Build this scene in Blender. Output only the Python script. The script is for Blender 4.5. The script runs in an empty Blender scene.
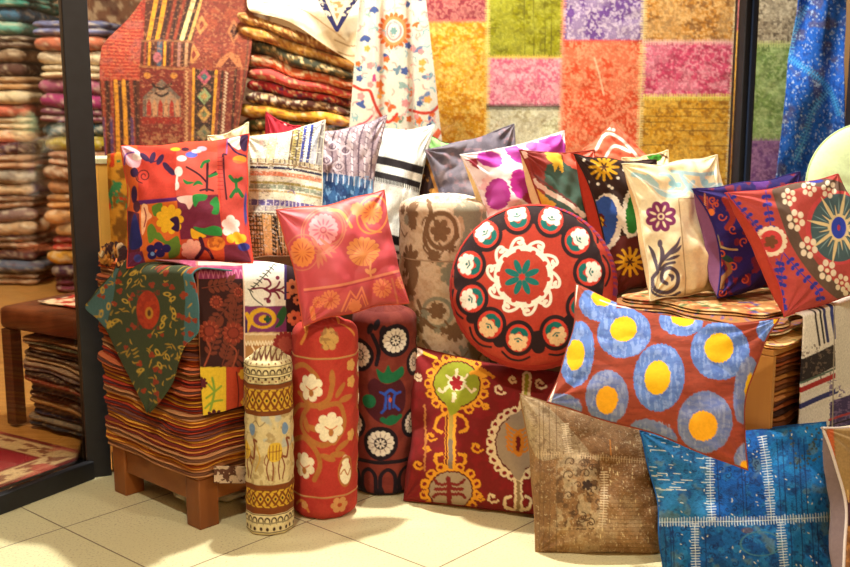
import bpy, math, random
import numpy as np
from mathutils import Vector
PI = math.pi
SC = bpy.context.scene
COL = SC.collection
# ------------------------------------------------------------------ camera
F = 1100.0; PITCH = math.radians(10.0); CH = 1.25
CP, SP = math.cos(PITCH), math.sin(PITCH)

def at(px, py, Y):
    """world point at horizontal distance Y seen at photo position px, py"""
    x = (px - 425.0) / F; y = -(py - 283.5) / F
    dy = CP + y * SP; dz = -SP + y * CP
    k = Y / dy
    return np.array([x * k, Y, CH + dz * k])

def seen(P):
    """where a traced mark falls on a surface: photo x, y of world points"""
    d = P[..., 1] * CP + (CH - P[..., 2]) * SP
    return 425 + F * P[..., 0] / d, 283.5 - F * ((P[..., 2] - CH) * CP + P[..., 1] * SP) / d

def onplane(px, py, p0, n):
    x = (px - 425.0) / F; y = -(py - 283.5) / F
    d = np.array([x, CP + y * SP, -SP + y * CP])
    o = np.array([0, 0, CH])
    k = np.dot(np.array(p0) - o, n) / np.dot(d, n)
    return o + d * k

# ------------------------------------------------------------------ helpers
def lin(c):
    c = np.asarray(c, float) / 255.0
    return np.where(c <= 0.04045, c / 12.92, ((c + 0.055) / 1.055) ** 2.4)

def hsh(ix, iy, s):
    v = np.sin(ix * 127.1 + iy * 311.7 + s * 74.7) * 43758.5453
    return v - np.floor(v)

def vn(x, y, s=0):
    ix = np.floor(x); iy = np.floor(y); fx = x - ix; fy = y - iy
    fx = fx * fx * (3 - 2 * fx); fy = fy * fy * (3 - 2 * fy)
    a = hsh(ix, iy, s); b = hsh(ix + 1, iy, s); c = hsh(ix, iy + 1, s); d = hsh(ix + 1, iy + 1, s)
    return (a + (b - a) * fx) * (1 - fy) + (c + (d - c) * fx) * fy

def fbm(x, y, s=0, o=3):
    r = 0; a = 0.5; t = 0
    for i in range(o):
        r = r + a * vn(x, y, s + i * 13); t += a; x = x * 2.03 + 5.1; y = y * 2.03 + 1.7; a *= 0.5
    return r / t

def catmull(P, n=6, closed=False):
    P = [np.array(p, float) for p in P]
    if len(P) < 3: return np.array(P)
    out = []
    m = len(P)
    rng = range(m) if closed else range(m - 1)
    for i in rng:
        if closed: a, b, c, d = P[(i - 1) % m], P[i], P[(i + 1) % m], P[(i + 2) % m]
        else: a, b, c, d = P[max(i - 1, 0)], P[i], P[i + 1], P[min(i + 2, m - 1)]
        for k in range(n):
            t = k / n
            out.append(0.5 * ((2 * b) + (c - a) * t + (2 * a - 5 * b + 4 * c - d) * t * t + (3 * b - a - 3 * c + d) * t ** 3))
    if not closed: out.append(P[-1])
    else: out.append(P[0])
    return np.array(out)

class Cv:
    """cloth pattern: shapes dyed/embroidered on a piece of cloth, in the cloth's own flat coordinates"""
    def __init__(s, X, Y, base):
        s.sh = X.shape; s.X = X.ravel().astype(float).copy(); s.Y = Y.ravel().astype(float).copy()
        s.X0, s.Y0 = s.X.copy(), s.Y.copy()
        s.C = np.tile(lin(base), (s.X.size, 1)); s.soft = 0.5; s.clip = None
    def jag(s, ax=0, ay=0, fx=0.5, fy=0.5, seed=3):
        s.X = s.X0 + ax * (vn(s.X0 * fx * 0.2, s.Y0 * fy, seed) - .5) * 2
        s.Y = s.Y0 + ay * (vn(s.X0 * fx, s.Y0 * fy * 0.2, seed + 9) - .5) * 2
    def flat(s): s.X = s.X0.copy(); s.Y = s.Y0.copy()
    def mix(s, idx, a, col):
        c = lin(col); a = np.clip(a, 0, 1)
        if s.clip is not None: a = a * s.clip[idx]
        s.C[idx] = s.C[idx] * (1 - a[:, None]) + c * a[:, None]
    def _sel(s, x0, x1, y0, y1):
        return np.nonzero((s.X > x0 - 2) & (s.X < x1 + 2) & (s.Y > y0 - 2) & (s.Y < y1 + 2))[0]
    def ell(s, x, y, rx, ry, col, rot=0, a=1.0):
        R = max(rx, ry); i = s._sel(x - R, x + R, y - R, y + R)
        if not i.size: return
        dx = s.X[i] - x; dy = s.Y[i] - y; c, q = math.cos(rot), math.sin(rot)
        u = (dx * c + dy * q) / rx; v = (-dx * q + dy * c) / ry
        d = (1 - np.sqrt(u * u + v * v)) * min(rx, ry)
        s.mix(i, np.clip(d / s.soft + .5, 0, 1) * a, col)
    def ring(s, x, y, rx, ry, w, col, rot=0):
        R = max(rx, ry) + w; i = s._sel(x - R, x + R, y - R, y + R)
        if not i.size: return
        dx = s.X[i] - x; dy = s.Y[i] - y; c, q = math.cos(rot), math.sin(rot)
        u = (dx * c + dy * q) / rx; v = (-dx * q + dy * c) / ry
        d = w / 2 - np.abs(1 - np.sqrt(u * u + v * v)) * min(rx, ry)
        s.mix(i, np.clip(d / s.soft + .5, 0, 1), col)
    def poly(s, P, col, smooth=False, a=1.0):
        P = catmull(P, 5, True)[:-1] if smooth else np.array(P, float)
        i = s._sel(P[:, 0].min(), P[:, 0].max(), P[:, 1].min(), P[:, 1].max())
        if not i.size: return
        x = s.X[i]; y = s.Y[i]; ins = np.zeros(i.size, bool); dm = np.full(i.size, 1e9)
        n = len(P)
        for k in range(n):
            ax, ay = P[k]; bx, by = P[(k + 1) % n]
            c = ((ay > y) != (by > y)) & (x < (bx - ax) * (y - ay) / (by - ay + 1e-12) + ax)
            ins ^= c
            ex, ey = bx - ax, by - ay; L = ex * ex + ey * ey + 1e-12
            t = np.clip(((x - ax) * ex + (y - ay) * ey) / L, 0, 1)
            dm = np.minimum(dm, (x - ax - t * ex) ** 2 + (y - ay - t * ey) ** 2)
        d = np.sqrt(dm) * np.where(ins, 1, -1)
        s.mix(i, np.clip(d / s.soft + .5, 0, 1) * a, col)
    def rect(s, x0, y0, x1, y1, col, a=1.0): s.poly([(x0, y0), (x1, y0), (x1, y1), (x0, y1)], col, a=a)
    def line(s, P, w, col, smooth=True, taper=False, closed=False):
        if smooth and len(P) > 2: P = catmull(P, 5, closed)
        else: P = np.array(P, float)
        i = s._sel(P[:, 0].min() - w, P[:, 0].max() + w, P[:, 1].min() - w, P[:, 1].max() + w)
        if not i.size: return
        x = s.X[i]; y = s.Y[i]; dm = np.full(i.size, -1e9); n = len(P)
        for k in range(n - 1):
            ax, ay = P[k]; bx, by = P[k + 1]
            ex, ey = bx - ax, by - ay; L = ex * ex + ey * ey + 1e-12
            t = np.clip(((x - ax) * ex + (y - ay) * ey) / L, 0, 1)
            ww = w / 2
            if taper:
                q = (k + t) / (n - 1); ww = w / 2 * (np.sin(np.clip(q, 0, 1) * PI) * .85 + .15)
            dm = np.maximum(dm, ww - np.sqrt((x - ax - t * ex) ** 2 + (y - ay - t * ey) ** 2))
        s.mix(i, np.clip(dm / s.soft + .5, 0, 1), col)
    def flo(s, x, y, r, n, col, dep=.25, ry=None, rot=0, inner=None, ctr=None):
        """scalloped flower with n petals"""
        ry = ry or r; R = max(r, ry); i = s._sel(x - R, x + R, y - R, y + R)
        if not i.size: return
        dx = (s.X[i] - x) / r; dy = (s.Y[i] - y) / ry
        th = np.arctan2(dy, dx) + rot; rr = np.sqrt(dx * dx + dy * dy)
        d = ((1 - dep) + dep * np.abs(np.cos(th * n / 2)) ** .6 - rr) * min(r, ry)
        s.mix(i, np.clip(d / s.soft + .5, 0, 1), col)
        if inner is not None:
            d2 = np.abs(np.sin(th * n / 2)) * rr * r * .9
            m = (d2 < .55) & (rr < .75) & (rr > .3)
            s.mix(i, m * 1.0, inner)
        if ctr is not None: s.ell(x, y, r * .26, ry * .26, ctr)
    def pet(s, x, y, r0, r1, n, w, col, rot=0, ry=1.0):
        """n separate petals between radius r0 and r1"""
        for k in range(n):
            t = rot + 2 * PI * k / n; m = (r0 + r1) / 2
            s.ell(x + math.cos(t) * m, y + math.sin(t) * m * ry, (r1 - r0) / 2, w / 2, col, rot=math.atan2(math.sin(t) * ry, math.cos(t)))
    def vine(s, P, col, w=1.0, lw=2.2, ll=3.6, step=6):
        Q = catmull(P, 8); s.line(Q, w, col, smooth=False)
        L = 0; k = 0
        for i in range(1, len(Q)):
            L += np.linalg.norm(Q[i] - Q[i - 1])
            if L > step:
                L = 0; d = Q[i] - Q[i - 1]; an = math.atan2(d[1], d[0])
                for sg in (-1, 1):
                    t = an + sg * .9
                    s.ell(Q[i][0] + math.cos(t) * ll, Q[i][1] + math.sin(t) * ll, ll * .75, lw / 2 * 1.3, col, rot=t)
    def spiral(s, x, y, r, turns, w, col, a0=0, cw=1):
        P = [(x + math.cos(a0 + cw * t) * r * (1 - t / (2 * PI * turns) * .85), y + math.sin(a0 + cw * t) * r * (1 - t / (2 * PI * turns) * .85)) for t in np.linspace(0, 2 * PI * turns, int(10 * turns) + 4)]
        s.line(P, w, col, smooth=False)
    def mot(s, col, sc, th, seed=0, a=.8, sy=None, soft=.08, box=None, o=3):
        """patches where noise exceeds th"""
        sy = sy or sc
        n = fbm(s.X / sc, s.Y / sy, seed, o)
        m = np.clip((n - th) / soft, 0, 1) * a
        if box is not None:
            m = m * ((s.X > box[0]) & (s.X < box[2]) & (s.Y > box[1]) & (s.Y < box[3]))
        s.mix(np.arange(s.X.size), m, col)
    def seam(s, P, col, half=3, step=2.0, w=.8, line=True):
        """zig-zag stitches across a seam"""
        P = catmull(P, 6) if len(P) > 2 else np.array(P, float)
        seg = np.linalg.norm(np.diff(P, axis=0), axis=1); cum = np.concatenate([[0], np.cumsum(seg)]); L = cum[-1]
        rnd = random.Random(int(abs(P[0][0] * 7 + P[0][1])))
        for t in np.arange(0, L, step):
            x = np.interp(t, cum, P[:, 0]); y = np.interp(t, cum, P[:, 1]); x2 = np.interp(min(t + 1, L), cum, P[:, 0]); y2 = np.interp(min(t + 1, L), cum, P[:, 1])
            dx, dy = x2 - x, y2 - y; l = math.hypot(dx, dy) or 1; nx, ny = -dy / l, dx / l
            h = half * rnd.uniform(.75, 1.15)
            s.line([(x - nx * h, y - ny * h), (x + nx * h, y + ny * h)], w, col, smooth=False)
        if line: s.line(P, w * .8, col, smooth=False)

# ------------------------------------------------------------------ objects
def empty(name, loc, label=None, cat=None, group=None, kind=None):
    o = bpy.data.objects.new(name, None); COL.objects.link(o); o.location = tuple(loc)
    o.empty_display_size = .05
    if label: o['label'] = label
    if cat: o['category'] = cat
    if group: o['group'] = group
    if kind: o['kind'] = kind
    return o

def origin(root):
    o = np.zeros(3)
    while root is not None: o += np.array(root.location); root = root.parent
    return o

def mesh_obj(name, V, Fc, mat, parent=None, C=None, smooth=True, label=None, cat=None, group=None, kind=None, pivot=None):
    V = np.asarray(V, float)
    if parent is not None:
        V = V - origin(parent)
        if pivot is None: pivot = np.zeros(3)
    else:
        if pivot is None: pivot = np.array([(V[:, 0].min() + V[:, 0].max()) / 2, (V[:, 1].min() + V[:, 1].max()) / 2, V[:, 2].min()])
        V = V - pivot
    me = bpy.data.meshes.new(name)
    if isinstance(Fc, np.ndarray):
        nf = len(Fc); k = Fc.shape[1]
        me.vertices.add(len(V)); me.vertices.foreach_set('co', V.ravel())
        me.loops.add(nf * k); me.loops.foreach_set('vertex_index', Fc.ravel().astype(np.int32))
        me.polygons.add(nf); me.polygons.foreach_set('loop_start', np.arange(0, nf * k, k, dtype=np.int32))
        me.update(calc_edges=True); me.validate()
    else:
        me.from_pydata([tuple(v) for v in V], [], Fc)
    if smooth: me.polygons.foreach_set('use_smooth', np.ones(len(me.polygons), bool))
    if C is not None:
        at_ = me.color_attributes.new('Col', 'FLOAT_COLOR', 'POINT')
        C4 = np.ones((len(V), 4)); C4[:, :3] = C
        at_.data.foreach_set('color', C4.ravel())
    if mat: me.materials.append(mat)
    o = bpy.data.objects.new(name, me); COL.objects.link(o)
    if parent is not None: o.parent = parent
    else: o.location = tuple(pivot)
    if label: o['label'] = label
    if cat: o['category'] = cat
    if group: o['group'] = group
    if kind: o['kind'] = kind
    return o

def gridF(N, M, wrap=False):
    i, j = np.meshgrid(np.arange(N - 1), np.arange(M if wrap else M - 1), indexing='ij')
    j2 = (j + 1) % M
    return np.stack([i * M + j, i * M + j2, (i + 1) * M + j2, (i + 1) * M + j], -1).reshape(-1, 4)

def grid_obj(name, P, mat, parent=None, C=None, wrap=False, flip=False, **kw):
    N, M = P.shape[:2]; Fc = gridF(N, M, wrap)
    if flip: Fc = Fc[:, ::-1].copy()
    return mesh_obj(name, P.reshape(-1, 3), Fc, mat, parent, C=C, **kw)

def boxVF(c, s, R=None, bev=0.0):
    """box of size s centred at c with chamfered edges; R = 3x3 rotation"""
    import bmesh
    bm = bmesh.new(); bmesh.ops.create_cube(bm, size=1)
    for v in bm.verts: v.co = Vector((v.co.x * s[0], v.co.y * s[1], v.co.z * s[2]))
    if bev: bmesh.ops.bevel(bm, geom=bm.edges[:], offset=bev, segments=2, affect='EDGES', profile=.5)
    V = np.array([v.co[:] for v in bm.verts]); 
    bm.verts.index_update(); Fc = [[v.index for v in f.verts] for f in bm.faces]; bm.free()
    if R is not None: V = V @ np.array(R).T
    return V + np.array(c), Fc

def box_obj(name, c, s, mat, parent=None, R=None, bev=.003, **kw):
    V, Fc = boxVF(c, s, R, bev)
    return mesh_obj(name, V, Fc, mat, parent, smooth=False, **kw)

def rotz(a): c, s = math.cos(a), math.sin(a); return np.array([[c, -s, 0], [s, c, 0], [0, 0, 1]])

def tubeVF(P, r, n=8, closed=False):
    P = np.array(P, float); N = len(P)
    T = np.gradient(P, axis=0) if not closed else np.roll(P, -1, 0) - np.roll(P, 1, 0)
    T /= np.linalg.norm(T, axis=1)[:, None] + 1e-12
    up = np.array([0.13, 0.21, 0.97]); A = np.cross(T, up); A /= np.linalg.norm(A, axis=1)[:, None] + 1e-9
    B = np.cross(T, A); t = np.linspace(0, 2 * PI, n, endpoint=False)
    V = P[:, None, :] + r * (np.cos(t)[None, :, None] * A[:, None, :] + np.sin(t)[None, :, None] * B[:, None, :])
    Fc = gridF(N, n, True)
    if closed:
        j = np.arange(n); j2 = (j + 1) % n; b = (N - 1) * n
        Fc = np.concatenate([Fc, np.stack([b + j, b + j2, j2, j], -1)])
    return V.reshape(-1, 3), Fc

# ------------------------------------------------------------------ materials
def nodes(m):
    m.use_nodes = True; nt = m.node_tree; nt.nodes.clear(); return nt, nt.nodes, nt.links

def fabric(name, weave=900, bump=.25, var=.16, rough=.88, sheen=.02, vscale=60, gloss=.25, streak=0.0):
    m = bpy.data.materials.new(name); nt, N, L = nodes(m)
    out = N.new('ShaderNodeOutputMaterial'); b = N.new('ShaderNodeBsdfPrincipled'); L.new(b.outputs[0], out.inputs[0])
    a = N.new('ShaderNodeAttribute'); a.attribute_name = 'Col'
    tc = N.new('ShaderNodeTexCoord')
    n1 = N.new('ShaderNodeTexNoise'); n1.inputs['Scale'].default_value = vscale; n1.inputs['Detail'].default_value = 6
    n1.inputs['Roughness'].default_value = .7
    L.new(tc.outputs['Object'], n1.inputs['Vector'])
    mr = N.new('ShaderNodeMapRange'); mr.inputs[1].default_value = .3; mr.inputs[2].default_value = .7
    mr.inputs[3].default_value = 1 - var; mr.inputs[4].default_value = 1 + var
    L.new(n1.outputs[0], mr.inputs[0])
    mx = N.new('ShaderNodeVectorMath'); mx.operation = 'SCALE'
    L.new(a.outputs['Color'], mx.inputs[0]); L.new(mr.outputs[0], mx.inputs['Scale'])
    L.new(mx.outputs[0], b.inputs['Base Color'])
    n2 = N.new('ShaderNodeTexNoise'); n2.inputs['Scale'].default_value = weave; n2.inputs['Detail'].default_value = 2
    L.new(tc.outputs['Object'], n2.inputs['Vector'])
    bp = N.new('ShaderNodeBump'); bp.inputs['Strength'].default_value = bump; bp.inputs['Distance'].default_value = .002
    L.new(n2.outputs[0], bp.inputs['Height']); L.new(bp.outputs[0], b.inputs['Normal'])
    b.inputs['Roughness'].default_value = rough; b.inputs['Sheen Weight'].default_value = sheen
    b.inputs['Specular IOR Level'].default_value = gloss
    return m

def plain(name, col, rough=.6, noise=0.0, nscale=20, spec=.4, metal=0.0, bump=0.0, col2=None, wood=False, dirn=(1, 1, 1)):
    m = bpy.data.materials.new(name); nt, N, L = nodes(m)
    out = N.new('ShaderNodeOutputMaterial'); b = N.new('ShaderNodeBsdfPrincipled'); L.new(b.outputs[0], out.inputs[0])
    tc = N.new('ShaderNodeTexCoord'); mp = N.new('ShaderNodeMapping'); mp.inputs['Scale'].default_value = dirn
    L.new(tc.outputs['Object'], mp.inputs[0])
    n1 = N.new('ShaderNodeTexNoise'); n1.inputs['Scale'].default_value = nscale; n1.inputs['Detail'].default_value = 5
    L.new(mp.outputs[0], n1.inputs['Vector'])
    r = N.new('ShaderNodeValToRGB'); c1 = lin(col); c2 = lin(col2) if col2 is not None else c1 * (1 - noise)
    r.color_ramp.elements[0].color = (*c2, 1); r.color_ramp.elements[1].color = (*c1, 1)
    r.color_ramp.elements[0].position = .35; r.color_ramp.elements[1].position = .62
    L.new(n1.outputs[0], r.inputs[0]); L.new(r.outputs[0], b.inputs['Base Color'])
    b.inputs['Roughness'].default_value = rough; b.inputs['Specular IOR Level'].default_value = spec; b.inputs['Metallic'].default_value = metal
    if bump:
        bp = N.new('ShaderNodeBump'); bp.inputs['Strength'].default_value = bump; bp.inputs['Distance'].default_value = .003
        L.new(n1.outputs[0], bp.inputs['Height']); L.new(bp.outputs[0], b.inputs['Normal'])
    return m

M_COT = fabric('cotton_cloth', weave=900, bump=.25, var=.10, vscale=90)
M_SAT = fabric('sateen_cloth', weave=1400, bump=.1, var=.06, vscale=40, rough=.55, gloss=.5)
M_WOOL = fabric('wool_kilim', weave=420, bump=.8, var=.22, vscale=160)
M_PILE = fabric('worn_carpet_pile', weave=260, bump=.9, var=.28, vscale=120)
M_EMB = fabric('embroidered_cloth', weave=700, bump=.45, var=.13, vscale=140)

# ------------------------------------------------------------------ cushion
def bil(q, U, V):
    q = [np.array(p, float) for p in q]
    return (q[0] * ((1 - U) * (1 - V))[..., None] + q[1] * (U * (1 - V))[..., None]
            + q[2] * (U * V)[..., None] + q[3] * ((1 - U) * V)[..., None])

def cushion(name, label, q, paint, base=(200, 60, 50), back=(200, 180, 150), T=.055, Tb=.05, e=.07, mat=None, N=190, seed=1,
            wr=1.0, cat='cushion', group=None, pipe=None, sag=.18, eb=None, gus=0.0, et=None):
    """stuffed cushion; q = four corners TL TR BR BL as photo x, y and distance"""
    mat = mat or M_EMB
    eb = e + .02 if eb is None else eb; et = e + .02 if et is None else et
    Pc = [at(*c) for c in q]; X2 = [np.array(c[:2], float) for c in q]
    low = min(p[2] for p in Pc); cen = sum(Pc) / 4
    root = empty(name, (cen[0], cen[1], low), label, cat, group)
    T = T * 1.2; e = e + .02; u = np.linspace(0, 1, N); U, V = np.meshgrid(u, u)          # rows = V (top to bottom)
    def warp(U, V):
        a = 2 * U - 1; b = 2 * V - 1
        wob = .012 * (np.sin(3.1 * b * 2 + seed) + np.sin(5.3 * b + seed * 2.1))
        wob2 = .012 * (np.sin(2.7 * a * 2 + seed * 1.3) + np.sin(5.9 * a + seed))
        a2 = a * (1 - e * (1 - b * b)) + wob * (1 - b * b) * np.abs(a)
        if gus: a2 = a2 + abs(gus) * np.sign(gus) * (1 - b * b) * (1 - np.sign(gus) * a) / 2
        b2 = b * (1 - np.where(b > 0, eb, et) * (1 - a * a)) + wob2 * (1 - a * a) * np.abs(b)
        return (a2 + 1) / 2, (b2 + 1) / 2, a, b
    U2, V2, a, b = warp(U, V)
    P = bil(Pc, U2, V2); X = bil(X2, U2, V2)
    n = np.cross(Pc[2] - Pc[0], Pc[1] - Pc[3]); n /= np.linalg.norm(n)
    if n[1] > 0: n = -n
    w = np.linalg.norm(Pc[1] - Pc[0])
    prof = ((1 - np.abs(a) ** 2.6) * (1 - np.abs(b) ** 2.6)).clip(0) ** .52
    prof = prof * (1 + sag * b)
    # creases running in from the corners and pinches along the seams
    cr = 0
    rs = random.Random(seed)
    for (ca, cb) in ((-1, -1), (1, -1), (1, 1), (-1, 1)):
        d = np.hypot(a - ca, b - cb); th = np.arctan2(b - cb, a - ca)
        cr = cr + np.exp(-(d / .55) ** 2) * np.sin(th * rs.choice([9, 11, 13]) + rs.uniform(0, 6)) * rs.uniform(.5, 1)
    edge = np.exp(-(1 - np.abs(a)) / .10) * np.sin(b * rs.uniform(16, 24) + rs.uniform(0, 6)) * (1 - b * b) + \
        np.exp(-(1 - np.abs(b)) / .10) * np.sin(a * rs.uniform(16, 24) + rs.uniform(0, 6)) * (1 - a * a)
    wv = fbm(a * 1.6 + seed, b * 1.6 + 3, seed + 1, 2) * 5; rid = (np.abs(np.sin(a * rs.uniform(2, 4) + b * rs.uniform(-4, 4) + wv)) ** 1.2 - .6)
    soft = (fbm(a * 2.2 + seed, b * 2.2, seed, 2) - .5)
    h = prof * T + (cr * .0075 + edge * .0045 + soft * .028 + rid * .004) * wr * np.minimum(1, prof * 2.2)
    front = P + n * h[..., None]
    sx_, sy_ = seen(front); c = Cv(sx_, sy_, base)
    if paint: paint(c)
    grid_obj('front_panel', front, mat, root, C=c.C, flip=False)
    # back panel
    k = np.linspace(0, 1, 60); Ub, Vb = np.meshgrid(k, k); U3, V3, a, b = warp(Ub, Vb)
    Pb = bil(Pc, U3, V3)
    prof = ((1 - np.abs(a) ** 3) * (1 - np.abs(b) ** 3)).clip(0) ** .45
    hb = prof * Tb * (1 + sag * b) + .006 * (fbm(a * 5, b * 5, seed + 4, 2) - .5) * np.minimum(1, prof * 2)
    Pb = Pb - n * hb[..., None]
    if gus:
        sg = np.sign(gus); rd = (Pc[1] - Pc[0]) / w; d = 1 + sg * a
        Pb = Pb - rd * (sg * abs(gus) * w * .62 * np.exp(-(np.maximum(d - .22, 0) / .5) ** 2) * (1 - np.exp(-d * 14)) * (1 - b ** 4))[..., None]
    grid_obj('back_panel', Pb, M_COT, root, C=np.tile(lin(back), (3600, 1)), flip=True)
    # seam
    t = np.linspace(0, 1, 50)[:-1]; z = np.zeros_like(t); o = np.ones_like(t)
    su = np.concatenate([t, o, 1 - t, z]); sv = np.concatenate([z, t, o, 1 - t])
    s1, s2, _, _ = warp(su, sv)
    V_, F_ = tubeVF(bil(Pc, s1, s2), .0028 if pipe is None else pipe[1], 6, True)
    sc = pipe[0] if pipe else base
    mesh_obj('seam_piping', V_, F_, M_COT, root, C=np.tile(lin(sc), (len(V_), 1)))
    return root

# ------------------------------------------------------------------ bolster
def bolster(name, label, cx, cy, r, h, pxc, rpx, yt, yb, paint, base, mat=None, capbase=None, capdome=.25, edge=.03, lean=(0, 0), seed=1,
            seams=(), seamcol=(180, 140, 90), squash=.25, mid=0.03, botcol=None):
    root = empty(name, (cx, cy, 0), label, 'bolster')
    mat = mat or M_EMB
    NA, NH = 260, 230
    th = np.linspace(0, 2 * PI, NA, endpoint=False); s = np.linspace(0, 1, NH)
    TH, S = np.meshgrid(th, s)            # rows along height, s=0 top
    zz = h * (1 - S); ed = edge
    rad = np.ones_like(S) * r
    dt = (ed - (h - zz)).clip(0); db = (ed * .8 - zz).clip(0)
    rad = r - ed + np.sqrt(np.maximum(ed ** 2 - dt ** 2, 0)); rad2 = r - ed * .8 + np.sqrt(np.maximum((ed * .8) ** 2 - db ** 2, 0))
    rad = np.minimum(rad, rad2)
    rad = rad * (1 + mid * np.sin(S * PI) ** 1.0 - .01 + .02 * (fbm(np.cos(TH) * 1.5 + 3, S * 4 + np.sin(TH), seed, 2) - .5))
    rad = rad + .0015 * np.sin(TH * 9 + S * 5 + seed) + .0012 * np.sin(S * 60 + 3 * np.sin(TH * 3 + seed)) * np.exp(-((S - .5) / .5) ** 2)
    def place(rad, TH, zz):
        # TH = 0 faces the camera
        f = zz / h
        return np.stack([cx + rad * np.sin(TH) + lean[0] * f, cy - rad * np.cos(TH) + lean[1] * f, zz], -1)
    P = place(rad, TH, zz)
    T2 = (TH + PI) % (2 * PI) - PI
    X = pxc + rpx * T2; Yc = yt + (yb - yt) * S
    c = Cv(X, Yc, base)
    c.ax = lambda x: pxc + rpx * math.asin(max(-1, min(1, (x - pxc) / rpx)))
    paint(c)
    # vertex rows run round: rotate so the pattern's cut line is at the back
    grid_obj('side_cover', P, mat, root, C=c.C, wrap=True)
    # top cap
    rho = np.linspace(1, 0.0, 46); R_, TC = np.meshgrid(rho, th, indexing='ij')
    rim = P[0]; cen = rim.mean(0)
    Pt = cen + (rim[None] - cen) * R_[..., None]
    Pt[..., 2] += capdome * r * (1 - R_ ** 2) + .002 * np.sin(TC * 14) * R_ * (1 - R_) * 4
    cc = Cv(pxc + rpx * np.sin(TC) * R_, yt - squash * rpx * (1 - np.cos(TC) * R_), capbase or base)
    cc.ax = lambda x: x
    paint(cc)
    grid_obj('top_cap', Pt, mat, root, C=cc.C, wrap=True)
    bot = P[-1]; cb = bot.mean(0); Pb = cb + (bot[None] - cb) * np.array([1, .5, 0.0])[:, None, None]
    grid_obj('bottom_cap', Pb, mat, root, C=np.tile(lin(botcol or base), (3 * NA, 1)), wrap=True)
    for sy in seams:
        k = int(round((sy - yt) / (yb - yt) * (NH - 1)))
        V_, F_ = tubeVF(P[k][::4] , .0016, 6, True)
        mesh_obj('seam_cord', V_, F_, M_COT, root, C=np.tile(lin(seamcol), (len(V_), 1)))
    return root

# ------------------------------------------------------------------ folded cloth
def slab(name, label, cen, ax, ay, sx, sy, zlo, zhi, cols, plies=2, bulge=.012, group=None, seed=0, rc=.035, cat='folded textile', mat=None,
         nper=220, paint=None, jit=.008, kind=None, fine=False):
    """one folded cloth: rounded outline sx by sy along axes ax, ay; zlo(x,y), zhi(x,y) give its lower and upper surface"""
    r = random.Random(seed)
    t = np.linspace(0, 2 * PI, nper, endpoint=False)
    # superellipse-ish rounded rectangle outline by arc length
    pts = []
    hx, hy = sx / 2, sy / 2
    cs = [(hx - rc, hy - rc, 0), (-hx + rc, hy - rc, 90), (-hx + rc, -hy + rc, 180), (hx - rc, -hy + rc, 270)]
    for (x, y, a0) in cs:
        for k in range(7): 
            a = math.radians(a0 + k * 15); pts.append((x + rc * math.cos(a), y + rc * math.sin(a)))
    pts = np.array(pts + [pts[0]]); seg = np.linalg.norm(np.diff(pts, axis=0), axis=1); cum = np.concatenate([[0], np.cumsum(seg)])
    tt = np.linspace(0, cum[-1], nper, endpoint=False)
    ox = np.interp(tt, cum, pts[:, 0]); oy = np.interp(tt, cum, pts[:, 1])
    nx = np.gradient(oy); ny = -np.gradient(ox); l = np.hypot(nx, ny) + 1e-9; nx /= l; ny /= l
    K = 5 * plies + 1
    ph = np.linspace(0, 1, K)
    lobe = np.abs(np.sin(ph * PI * plies)) ** .55
    W = r.uniform(-jit, jit)
    rows = []
    wob = (vn(tt * 9 + seed * 7.3, tt * 0 + seed, seed) - .5) * jit * 2.2
    X0 = ox; Y0 = oy
    for k in range(K):
        pw = (vn(tt * 14 + seed * 3.1, np.full_like(tt, ph[k] * plies * .9 + seed), seed + 2) - .5) * jit
        off = W + wob + pw + bulge * (lobe[k] - .6)
        x = X0 + nx * off; y = Y0 + ny * off
        wx = cen[0] + ax[0] * x + ay[0] * y; wy = cen[1] + ax[1] * x + ay[1] * y
        lo = zlo(wx, wy); hi = zhi(wx, wy); z = lo + (hi - lo) * ph[k]
        rows.append(np.stack([wx, wy, z], -1))
    P = np.stack(rows)                                  # K x nper
    caps = (.985, .95, .88, .75, .6, .4, .2, .0) if not fine else (.99, .975, .96, .94, .92, .9, .88, .86, .83, .8, .77, .74, .71, .68, .65, .62, .59, .56, .53, .5, .46, .42, .38, .3, .2, 0); nc = len(caps)
    def cap(row, zf):
        c = np.array([cen[0], cen[1], 0]); out = []
        for f in caps:
            q = c + (row - c) * f; q[:, 2] = zf(q[:, 0], q[:, 1]); out.append(q)
        return np.stack(out)
    A = np.concatenate([cap(P[0], zlo)[::-1], P, cap(P[-1], zhi)])
    colr = np.array([lin(cols[i % len(cols)]) for i in range(plies)])
    idx = np.clip((ph * plies).astype(int), 0, plies - 1)
    Cc = np.concatenate([np.repeat(colr[:1], nc, 0), colr[idx], np.repeat(colr[-1:], nc, 0)])
    C = np.repeat(Cc[:, None, :], nper, 1)
    cv = Cv(np.broadcast_to(tt * 1000, A.shape[:2]), A[..., 2] * 1000, (0, 0, 0)); cv.C = C.reshape(-1, 3).copy(); cv.W = A.reshape(-1, 3) * 1000
    if paint: paint(cv, r)
    return grid_obj(name, A, mat or M_COT, None, C=cv.C, wrap=True, label=label, cat=cat, group=group, kind=kind, flip=True)

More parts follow.
